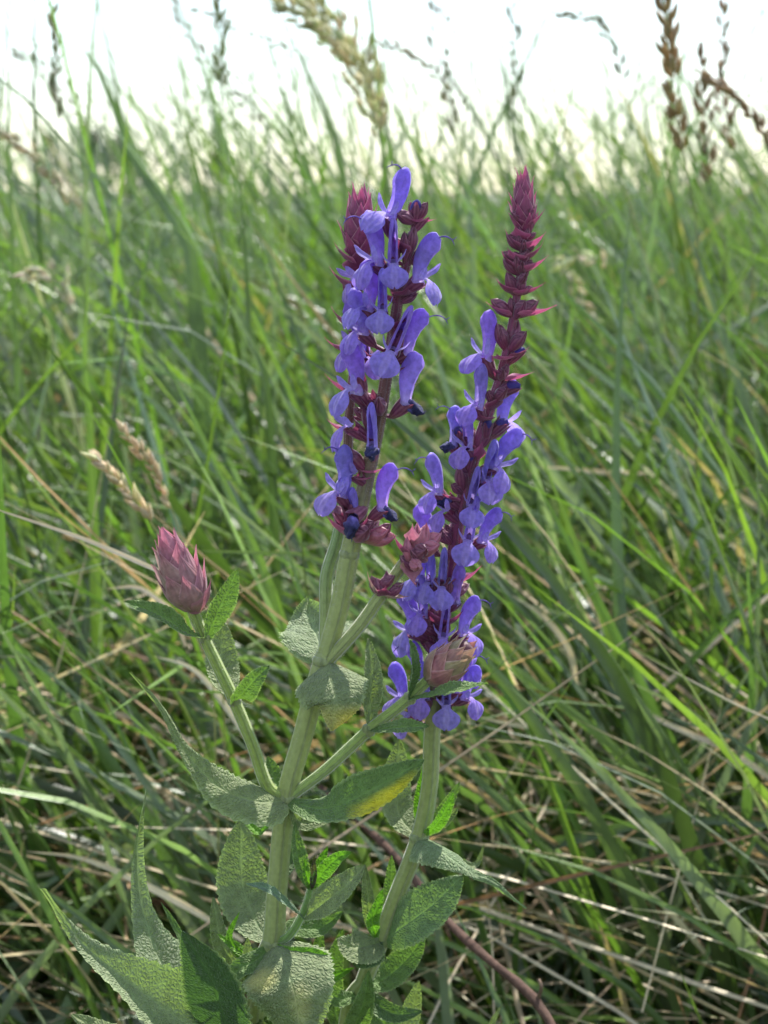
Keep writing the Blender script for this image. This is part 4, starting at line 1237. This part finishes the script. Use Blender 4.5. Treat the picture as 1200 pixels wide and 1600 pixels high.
leaf(plantB, [(661, 1306, BD + 2), (690, 1285, BD + 2), (706, 1272, BD + 2), (716, 1262, BD + 2)], 24, 'lan', L_GREY, (0.2, -0.85, 0.5), 0.3, 0, 55)
leaf(plantB, [(655, 1306, BD), (656, 1270, BD + 3), (660, 1232, BD + 4), (663, 1196, BD + 4)], 22, 'lan', L_YOUNG, (-0.4, -0.85, 0.2), 0.3, 0, 40)
leaf(plantB, [(597, 1472, BD), (630, 1448, BD - 5), (675, 1415, BD - 8), (724, 1368, BD - 8)], 76, 'lan', lin(122, 142, 100), (-0.2, -0.78, 0.6), 0.12, 0, 41)
leaf(plantB, [(600, 1462, BD + 2), (632, 1425, BD + 4), (660, 1400, BD + 5), (684, 1384, BD + 5)], 28, 'lan', L_YOUNG, (0.1, -0.85, 0.5), 0.3, 0, 42)
leaf(plantB, [(593, 1473, BD - 3), (570, 1478, BD - 9), (548, 1480, BD - 12), (526, 1468, BD - 13)], 62, 'lan', L_GREY, (0, -0.75, 0.66), 0.1, 0, 43)
leaf(plantB, [(594, 1470, BD - 2), (584, 1490, BD - 7), (572, 1500, BD - 10), (552, 1508, BD - 12)], 40, 'lan', L_DARK, (0.2, -0.75, 0.6), 0.1, 0, 44)
leaf(plantB, [(566, 1540, BD + 3), (600, 1530, BD + 6), (635, 1500, BD + 7), (664, 1462, BD + 6)], 50, 'lan', L_GREEN, (-0.2, -0.8, 0.55), 0.2, 0, 45)
leaf(plantB, [(588, 1470, BD), (578, 1430, BD - 2), (574, 1390, BD - 2), (570, 1350, BD - 1)], 24, 'lan', L_GREY, (-0.1, -0.9, 0.3), 0.3, 0, 46)
leaf(plantB, [(590, 1468, BD - 2), (582, 1440, BD - 6), (590, 1415, BD - 6), (598, 1388, BD - 6)], 24, 'lan', L_YOUNG, (0.1, -0.9, 0.3), 0.3, 0, 47)
leaf(plantB, [(602, 1462, BD + 3), (606, 1420, BD + 6), (610, 1380, BD + 7), (612, 1336, BD + 7)], 26, 'lan', L_GREEN, (0.1, -0.9, 0.3), 0.3, 0, 48)
leaf(plantB, [(535, 1640, BD), (556, 1600, BD - 4), (570, 1560, BD - 6), (576, 1516, BD - 6)], 46, 'lan', L_GREEN, (0.1, -0.9, 0.4), 0.4, 0, 49)
leaf(plantB, [(530, 1690, BD + 2), (590, 1660, BD + 6), (634, 1600, BD + 8), (655, 1532, BD + 8)], 50, 'lan', L_GREY, (0.1, -0.85, 0.5), 0.2, 0, 50)
leaf(plantB, [(538, 1630, BD + 4), (524, 1580, BD + 8), (520, 1520, BD + 10), (536, 1450, BD + 11)], 40, 'lan', L_GREEN, (0, -0.9, 0.4), 0.2, 0, 51)
leaf(plantB, [(660, 1312, BD + 2), (705, 1340, BD + 12), (742, 1352, BD + 18), (757, 1318, BD + 20)], 16, 'lan', L_GREY, (0.1, -0.85, 0.5), 0.2, 0, 56)
leaf(plantB, [(520, 1720, BD + 6), (660, 1680, BD + 14), (740, 1640, BD + 18), (784, 1570, BD + 20)], 26, 'lan', L_GREY, (0.1, -0.85, 0.5), 0.2, 0, 57)
for k, (pp, ww, cc) in enumerate((
        ([(566, 1540, BD + 2), (590, 1570, BD - 2), (620, 1585, BD - 4), (660, 1580, BD - 4)], 34, L_DARK),
        ([(560, 1555, BD - 2), (530, 1560, BD - 6), (505, 1545, BD - 8), (480, 1556, BD - 8)], 30, L_GREEN),
        ([(560, 1560, BD), (600, 1600, BD + 2), (630, 1640, BD + 2)], 50, L_GREEN),
        ([(655, 1312, BD + 2), (640, 1340, BD + 8), (636, 1380, BD + 11)], 20, L_DARK))):
    leaf(plantB, pp, ww, 'lan', cc, (0.1 * (k % 3 - 1), -0.82, 0.5), 0.25, 10 * (k % 3 - 1), 320 + k)
leaf(plantB, [(490, 2100, BD), (560, 2060, BD - 4), (640, 2080, BD - 6)], 80, 'lan', L_GREY, (0, -0.6, 0.8), 0.2, 0, 58)

# ================================================================== plant C: leafy shoot without flowers
plantC = link('sage_plant', None)
tag(plantC, 'low flowerless sage shoot of long pointed grey-green leaves', 'sage plant', 'sage plants in the meadow')
C0 = Stem([(290, 2980, -2, 13), (330, 2300, -8, 13), (345, 1700, -10, 12), (352, 1640, -10, 9)], 40)
stem_obj(plantC, C0, S_GREEN, 'stem', 300, 14)
leaf(plantC, [(350, 1640, -11), (290, 1600, -16), (215, 1545, -20), (130, 1475, -24), (66, 1388, -28)], 150, 'acu', lin(144, 154, 116), (0.12, -0.68, 0.72), 0.5, 15, 61, 0.05, None, 0.07, label='broad pointed grey-green leaf folded along its midrib')
leaf(plantC, [(350, 1640, -8), (300, 1585, -4), (252, 1505, 2), (222, 1420, 6), (214, 1330, 10), (228, 1234, 14)], 130, 'sick', lin(146, 156, 120), (0.5, -0.8, 0.35), 0.25, 0, 62, 0.05, None, 0.05, label='tall narrow leaf tapering to a thread-like tip')
leaf(plantC, [(362, 1665, -14), (352, 1600, -20), (330, 1530, -24), (286, 1454, -26)], 110, 'lan', lin(72, 96, 58), (-0.35, -0.9, -0.1), 0.15, 0, 63, 0.04, None, 0.06, label='dark veined leaf underside standing upright')
leaf(plantC, [(348, 1650, -8), (318, 1560, -6), (285, 1470, -5), (252, 1410, -4)], 16, 'lan', L_GREEN, (0.6, -0.8, 0.2), 0.3, 0, 64)
leaf(plantC, [(348, 1660, -14), (260, 1650, -22), (180, 1625, -26), (112, 1585, -28)], 46, 'lan', L_GREY, (0, -0.6, 0.8), 0.2, 0, 65)
leaf(plantC, [(335, 2100, -8), (260, 2060, -14), (170, 2080, -20)], 80, 'lan', L_GREY, (0, -0.6, 0.8), 0.2, 0, 66)

# ================================================================== single grass blades, straws and seed stems that can be picked out
def hero_blade(pts, Y, w, col, label, group, name='grass_plant', mat=None, cat='grass plant', ground=True, flat=(0.2, -0.9, 0.4)):
    """pts photo pixels from foot to tip at distance Y (or x, y, Y); w in photo px"""
    q = [P(p[0], p[1], 0, p[2] if len(p) > 2 else Y) for p in pts]
    if ground:
        a, b = q[0], q[1]
        d = (a - b)
        foot = Vector((a.x + d.x * 0.4, a.y + d.y * 0.4, -0.01))
        mid = a.lerp(foot, 0.5) + Vector((d.x * 0.25, 0, 0))
        q = [foot, mid] + q
    n = 26
    c = crv(q, n)
    W = w * PX * Y / PLANT_Y
    b = MB()
    rows, cols, uvs = [], [], []
    r = random.Random(int(pts[0][0] * 13 + pts[0][1]))
    nh = Vector(flat)
    for i in range(n):
        u = i / (n - 1)
        t = (c[min(i + 1, n - 1)] - c[max(i - 1, 0)]).normalized()
        nn = nh - t * nh.dot(t)
        nn = nn.normalized() if nn.length > 1e-4 else Vector((0, 0, 1))
        sd = t.cross(nn)
        f = min(1, 0.5 + u * 1.5) * max(0.0, 1 - u ** 3) + 0.03
        row, crow, ur = [], [], []
        for v in (-1, -0.5, 0, 0.5, 1):
            row.append(c[i] + sd * (v * W * 0.5 * f) + nn * (abs(v) * W * 0.16 * f))
            crow.append(jit(col, 0.05, r)); ur.append((u * 200, v * W * 500))
        rows.append(row); cols.append(crow); uvs.append(ur)
    b.grid(rows, cols, uvs)
    o = link(name, b.mesh(name, mat or M_GRASS))
    tag(o, label, cat, group)
    return o


GB = 'single grass blades behind the sage'
for pts, Y, w, col, lab in (
    ([(142, 700), (132, 590), (135, 470), (140, 395)], 0.78, 24, C_BRIGHT, 'upright bright green grass blade with a torn pale strip, left of the seed heads'),
    ([(420, 640), (392, 545), (384, 400), (372, 262)], 0.80, 22, C_DEEP, 'dark upright grass blade standing left of the twin violet spikes'),
    ([(470, 1120), (425, 930), (370, 800), (300, 650), (255, 560)], 0.74, 26, C_BRIGHT, 'bright green grass blade bending across behind the closed pink head'),
    ([(520, 1010), (480, 950), (450, 860), (418, 765)], 0.66, 16, C_GREEN, 'short mid green grass blade between closed pink head and twin spikes'),
    ([(690, 1480), (640, 1395), (570, 1310), (480, 1225)], 0.64, 18, lin(150, 164, 140), 'pale shining grass blade arching between the two sage stems'),
    ([(680, 1430), (620, 1330), (540, 1265), (470, 1215)], 0.63, 18, C_BLUE, 'blue green grass blade arching between the two sage stems'),
    ([(800, 1640), (765, 1540), (735, 1470), (700, 1400)], 0.60, 18, lin(104, 124, 96), 'broad grey green grass blade beside the dark fallen twig'),
    ([(1090, 1010), (1088, 850), (1092, 720), (1098, 600)], 0.86, 22, C_BRIGHT, 'bright upright grass blade on the right, sunlit from behind'),
    ([(1085, 1240), (1100, 1060), (1130, 870), (1142, 760)], 0.82, 26, C_BRIGHT, 'tall bright green grass blade leaning right beside the upright one'),
    ([(985, 1640), (1005, 1450), (1060, 1240), (1120, 1130), (1195, 1010)], 0.70, 18, C_BLUE, 'long blue green grass blade slanting up to the right'),
    ([(1020, 1420), (990, 1290), (970, 1180), (950, 1060)], 0.78, 20, C_GREEN, 'green grass blade crossing the pale straws on the right'),
    ([(930, 1600), (890, 1440), (800, 1320), (740, 1230)], 0.66, 18, C_BLUE, 'slender blue green blade running down beside the drooping leaf'),
    ([(380, 1330), (300, 1230), (190, 1090), (60, 960)], 0.72, 24, C_GREEN, 'long green grass blade slanting behind the sickle-shaped leaf'),
    ([(300, 1360), (210, 1200), (110, 1080), (0, 1000)], 0.68, 20, C_BLUE, 'dull blue green grass blade slanting at far left edge'),
    ([(330, 1180), (255, 1060), (190, 960), (130, 880)], 0.74, 18, C_GREEN, 'green grass blade slanting below the closed pink head'),
    ([(260, 1560), (170, 1470), (80, 1400), (-20, 1350)], 0.62, 24, C_GREEN, 'grass blade arching behind the broad folded sage leaf'),
    ([(300, 420), (250, 320), (195, 220), (165, 130), (112, 52)], 0.95, 36, C_GREEN, 'thick curved grass blade rising into the white sky on the left'),
    ([(420, 260), (400, 160), (330, 148), (250, 155)], 1.0, 8, C_BLUE, 'grass blade broken over and lying level against the sky'),
    ([(20, 400), (14, 250), (14, 120), (10, 10)], 0.95, 12, C_GREEN, 'thin upright grass stem at far left edge against the sky'),
    ([(700, 480), (690, 380), (672, 260), (660, 140)], 1.0, 15, C_GREEN, 'upright grass blade between the two violet spikes and the sky'),
    ([(740, 430), (735, 330), (700, 230), (640, 130)], 1.05, 14, C_BLUE, 'grass blade curving up behind the gap between the spikes'),
    ([(1030, 560), (1010, 420), (960, 320), (905, 250)], 1.0, 16, C_BLUE, 'blue green grass blade bending left behind the long purple tip'),
    ([(1140, 620), (1135, 480), (1138, 380), (1132, 270)], 1.0, 14, C_BRIGHT, 'thin bright grass blade near the right edge'),
    ([(520, 420), (495, 300), (440, 190), (360, 110)], 1.1, 14, C_GREEN, 'grass blade leaning left above the dark far tree'),
    ([(540, 330), (520, 210), (455, 60), (405, -20)], 1.0, 16, C_GREEN, 'green grass leaf reaching to the top left of the pale nodding head'),
    ([(860, 480), (850, 350), (800, 200), (760, 120)], 1.1, 12, C_BLUE, 'slim grass blade leaning left behind the long purple tip'),
    ([(990, 520), (985, 380), (960, 260), (915, 130)], 1.15, 12, C_BLUE, 'slim blade pointing up left of the brown seed head'),
    ([(880, 740), (868, 640), (890, 520), (900, 430)], 0.9, 24, C_BRIGHT, 'broad sunlit grass blade right of the long purple tip'),
    ([(1170, 1640), (1160, 1580), (1168, 1500), (1150, 1440)], 0.75, 34, C_BRIGHT, 'very broad bright green blade in the lower right corner'),
):
    hero_blade(pts, Y, w, col, lab, GB)
GS = 'single dry straws behind the sage'
for pts, Y, w, lab in (
    ([(330, 925), (250, 893), (130, 842), (-30, 788)], 0.56, 8, 'pale straight straw pointing at the closed pink head'),
    ([(1260, 1260), (1150, 1180), (1040, 1130), (925, 1070)], 0.68, 11, 'long pale straw slanting down to the right edge'),
    ([(900, 1160), (850, 1140), (790, 1130), (740, 1118)], 0.70, 9, 'short level straw right of the violet spike foot'),
    ([(1010, 740), (940, 738), (880, 732), (840, 730)], 0.85, 8, 'level pale straw among upright grass right of the spike'),
    ([(380, 1470), (270, 1405), (140, 1345), (40, 1330)], 0.64, 12, 'arched tan straw passing behind the tall narrow sage leaf'),
    ([(1070, 1330), (960, 1240), (860, 1180), (780, 1140)], 0.74, 9, 'thin straw slanting below the level one'),
    ([(420, 1200), (350, 1100), (300, 1045), (240, 1025)], 0.66, 12, 'bent pale straw behind the thin left side branch'),
    ([(290, 1010), (270, 960), (220, 920), (165, 920)], 0.66, 10, 'curled pale straw left of the closed pink head'),
    ([(900, 1080), (890, 1020), (850, 965), (800, 930)], 0.72, 13, 'pale broken straw right of the pink bract'),
    ([(1110, 1500), (1060, 1440), (1020, 1400), (980, 1380)], 0.66, 11, 'short pale straw in the lower right grass'),
    ([(1000, 1560), (940, 1490), (880, 1440), (800, 1420)], 0.68, 10, 'thin tan straw beyond the thread-like leaf tip'),
):
    hero_blade(pts, Y, w, jit(C_STRAW, 0.12), lab, GS, 'dry_straw', M_STRAW, 'straw', ground=False)


def seed_stem(pts, Y, w, head_from, spread, nsp, size, col, scol, label, seed, ground=True):
    """a grass stem with its seed head; pts foot to tip in photo px"""
    r = random.Random(seed)
    q = [P(p[0], p[1], 0, p[2] if len(p) > 2 else Y) for p in pts]
    if ground:
        a, b = q[0], q[1]
        d = a - b
        q = [Vector((a.x + d.x * 0.3, a.y, -0.01))] + q
    if ground:
        lg = (q[1] - q[0]).length
        lp = sum((q[i + 1] - q[i]).length for i in range(1, len(q) - 1))
        head_from = (lg + lp * head_from * 0.78) / (lg + lp)
    c = crv(q, 40)
    k = PX * Y / PLANT_Y
    root = link('seed_grass_plant', None, loc=(c[0].x, c[0].y, 0))
    tag(root, label, 'grass plant', 'grass stems with seed heads')
    o0 = Vector((c[0].x, c[0].y, 0))
    b = MB()
    b.tube([p - o0 for p in c], [w * k * 0.5 * (1 - 0.6 * i / 39) for i in range(40)], scol, 6)
    link('stalk', b.mesh('stalk', M_GRASS), root)
    h = MB()
    for i in range(nsp):
        u = head_from + (1 - head_from) * (i / nsp)
        f = u * 39
        i0 = min(38, int(f))
        p = c[i0].lerp(c[i0 + 1], f - i0) - o0
        t = (c[i0 + 1] - c[i0]).normalized()
        d = Vector((r.gauss(0, 1), r.gauss(0, 1), r.gauss(0, 1)))
        d = (d - t * d.dot(t)).normalized()
        lenb = spread * k * r.uniform(0.2, 1) * math.sin(math.pi * min(0.95, max(0.12, (u - head_from) / (1 - head_from) * 0.8 + 0.15)))
        e = p + d * lenb * 0.7 + t * lenb * 0.8
        if lenb > 4 * k:
            h.tube([p, p.lerp(e, 0.5) + t * lenb * 0.1, e], [0.5 * k, 0.4 * k, 0.3 * k], jit(col, 0.1, r), 4, 0, False)
        L = size * k * r.uniform(0.7, 1.3)
        dr = (t * 1.2 + d * 0.6).normalized()
        sd = dr.cross(d).normalized()
        nn = dr.cross(sd)
        cc = jit(col, 0.25, r)
        rows = []
        for s, rad in ((0, 0.05), (0.25, 0.2), (0.55, 0.19), (0.85, 0.08), (1.0, 0.01)):
            rows.append([e + dr * (L * s) + (sd * math.cos(x * math.pi / 2.5) + nn * 0.75 * math.sin(x * math.pi / 2.5)) * (L * rad) for x in range(5)])
        h.grid(rows, cc, None, closed=True)
    link('seed_head', h.mesh('seed_head', M_SEED), root)
    return root


TAN = lin(178, 158, 118)
BRN = lin(150, 126, 92)
for a in (
    ([(330, 1010), (285, 900), (250, 838), (205, 775), (148, 710)], 0.64, 5, 0.80, 9, 26, 24, lin(206, 188, 152), lin(160, 160, 104), 'dry beige seed spike on thin stem, lower of two left of the pink head'),
    ([(345, 1010), (300, 890), (270, 800), (240, 735), (192, 672)], 0.66, 5, 0.80, 9, 28, 22, lin(200, 180, 144), lin(160, 160, 104), 'dry beige seed spike on thin stem, upper of two left of the pink head'),
    ([(1090, 520), (1078, 300), (1056, 180), (1045, 60), (1030, -30)], 0.85, 5, 0.66, 18, 62, 26, lin(164, 140, 96), lin(120, 120, 74), 'tall brown seed head hanging against the white sky on the right'),
    ([(620, 460), (600, 260), (570, 120), (520, 50), (440, 5)], 0.95, 5, 0.60, 42, 130, 22, lin(206, 202, 160), lin(136, 150, 96), 'pale plumy nodding seed head at the top against the sky'),
    ([(640, 420), (618, 250), (560, 90), (505, 30), (470, -20)], 1.05, 5, 0.60, 36, 100, 22, lin(190, 190, 140), lin(136, 150, 96), 'second pale plume close beside the nodding seed head'),
    ([(1135, 500), (1112, 330), (1105, 240), (1098, 150), (1092, 80)], 0.95, 4, 0.66, 18, 26, 22, BRN, lin(120, 120, 80), 'thin sparse brown seed head right of the tall hanging one'),
    ([(1175, 470), (1160, 300), (1135, 180), (1128, 90), (1130, 10)], 1.0, 4, 0.66, 16, 26, 20, BRN, lin(120, 120, 80), 'slim upright seed head near the right edge against the sky'),
    ([(1230, 420), (1205, 250), (1180, 190), (1140, 140), (1110, 120)], 0.9, 5, 0.70, 8, 30, 20, BRN, lin(120, 110, 80), 'brown seed spike leaning left over the right edge'),
    ([(345, 330), (345, 190), (345, 110), (344, 50), (342, -30)], 1.0, 4, 0.70, 9, 24, 22, lin(150, 156, 110), C_GREEN, 'greenish upright seed spike above the slim dark far tree'),
    ([(80, 420), (90, 250), (88, 150), (85, 80), (82, 10)], 1.0, 4, 0.74, 8, 24, 20, lin(150, 150, 112), C_GREEN, 'thin greenish seed spike on the left against the sky'),
    ([(715, 420), (712, 250), (705, 140), (690, 60), (672, -20)], 1.05, 4, 0.60, 30, 36, 14, lin(150, 148, 122), C_GREEN, 'open airy seed head above the gap between the spikes'),
    ([(810, 400), (806, 250), (806, 120), (804, 60), (803, -20)], 1.1, 4, 0.65, 18, 26, 16, lin(140, 146, 116), C_BLUE, 'upright grey green seed spike left of the long purple tip'),
    ([(760, 420), (740, 260), (690, 130), (650, 85), (590, 68)], 1.1, 4, 0.70, 8, 24, 18, lin(166, 156, 124), C_BLUE, 'thin nodding seed spike bending left near the top'),
    ([(1000, 420), (985, 200), (960, 60), (930, 28), (870, 22)], 1.05, 4, 0.78, 12, 26, 18, lin(170, 176, 160), C_BLUE, 'pale seed spike bent level at the top of the sky'),
    ([(930, 560), (950, 420), (905, 400), (880, 420), (930, 500)], 1.0, 4, 0.5, 14, 34, 18, lin(214, 206, 172), C_BLUE, 'pale drooping seed head just right of the purple tip'),
    ([(130, 480), (112, 330), (70, 260), (30, 225), (-20, 200)], 0.9, 4, 0.6, 10, 40, 18, lin(196, 186, 154), C_GREEN, 'pale seed spike arching out at the left edge'),
    ([(120, 620), (105, 480), (95, 440), (70, 420), (40, 430)], 0.9, 4, 0.6, 18, 40, 18, lin(206, 198, 170), C_GREEN, 'pale loose seed head low at the left'),
    ([(890, 1640), (882, 1500), (878, 1420), (876, 1385)], 0.72, 5, 0.86, 10, 18, 20, lin(170, 126, 84), lin(160, 140, 96), 'short brown seed head right of the thread-like leaf tip'),
    ([(230, 420), (160, 300), (140, 200), (80, 120), (20, 75)], 1.1, 4, 0.68, 16, 24, 16, lin(150, 148, 118), C_BLUE, 'thin seed head bending left above the hedge trees'),
    ([(470, 400), (440, 260), (400, 180), (300, 60), (270, -10)], 1.15, 4, 0.55, 20, 30, 14, lin(150, 150, 122), C_BLUE, 'airy seed stem slanting left across the white sky'),
    ([(600, 360), (610, 220), (560, 150), (480, 90), (300, 10)], 1.0, 3.5, 0.88, 8, 12, 14, lin(150, 150, 122), lin(130, 140, 110), 'long thin stem arching left over the white sky'),
):
    seed_stem(*a, seed=int(a[0][-1][0] + a[0][-1][1]) + 500)

# dark fallen twig, lower right
tw = link('twig', None, loc=tuple(P(780, 1500, 0, 0.56)))
tag(tw, 'dark brown dead twig slanting through the grass at lower right', 'twig')
o0 = P(780, 1500, 0, 0.56)
b = MB()
tp = [P(500, 1230, 0, 0.66), P(610, 1330, 0, 0.62), P(700, 1440, 0, 0.585), P(770, 1505, 0, 0.56), P(832, 1558, 0, 0.545), P(880, 1640, 0, 0.53), P(930, 1800, 0, 0.52)]
tp.append(Vector((tp[-1].x + 0.06, 0.5, -0.01)))
b.tube([p - o0 for p in crv(tp, 40)], [(8 + 5 * i / 39 + 1.2 * math.sin(i * 1.7)) * PX for i in range(40)], lin(84, 64, 54), 12, 0.03)
link('main_shoot', b.mesh('main_shoot', M_TWIG), tw)
b = MB()
b.tube([p - o0 for p in crv([P(838, 1565, 0, 0.545), P(846, 1545, 0, 0.54), P(842, 1530, 0, 0.54)], 6)], [7 * PX, 5 * PX, 4 * PX, 4 * PX, 3.5 * PX, 3 * PX], lin(110, 92, 78), 8)
link('side_shoot', b.mesh('side_shoot', M_TWIG), tw)

# small yellow wild flower far back on the right
yf = link('yellow_flower', None, loc=tuple(P(900, 700, 0, 2.0).xy) + (0,))
tag(yf, 'small yellow wild flower blurred behind the long purple tip', 'flower')
o0 = Vector((yf.location))
b = MB()
b.tube([p - o0 for p in crv([Vector((o0.x, 2.0, -0.01)), P(905, 500, 0, 2.0), P(901, 352, 0, 2.0)], 12)], [0.0012] * 12, C_GREEN, 6)
link('stalk', b.mesh('stalk', M_GRASS), yf)
for k in range(9):
    b = MB()
    a = k * 2.4
    c = P(900 + 9 * math.cos(a) * (0.4 + k / 12), 344 + 20 * math.sin(a) * (0.4 + k / 12), 0, 2.0) - o0
    n_ = 7
    d = Vector((math.cos(a), 0.3 * math.sin(a * 2), math.sin(a))).normalized()
    s = d.cross(Vector((0, 1, 0))).normalized()
    b.grid([[c + d * (0.007 * (i / 5 - 0.3)) + s * (0.004 * f * math.sin(math.pi * (i + 0.6) / 6.2)) + Vector((0, -0.0015, 0)) * (f * f) for f in (-1, -.3, .3, 1)] for i in range(6)], lin(214, 200, 40))
    link('petal', b.mesh('petal', M_PETAL), yf)
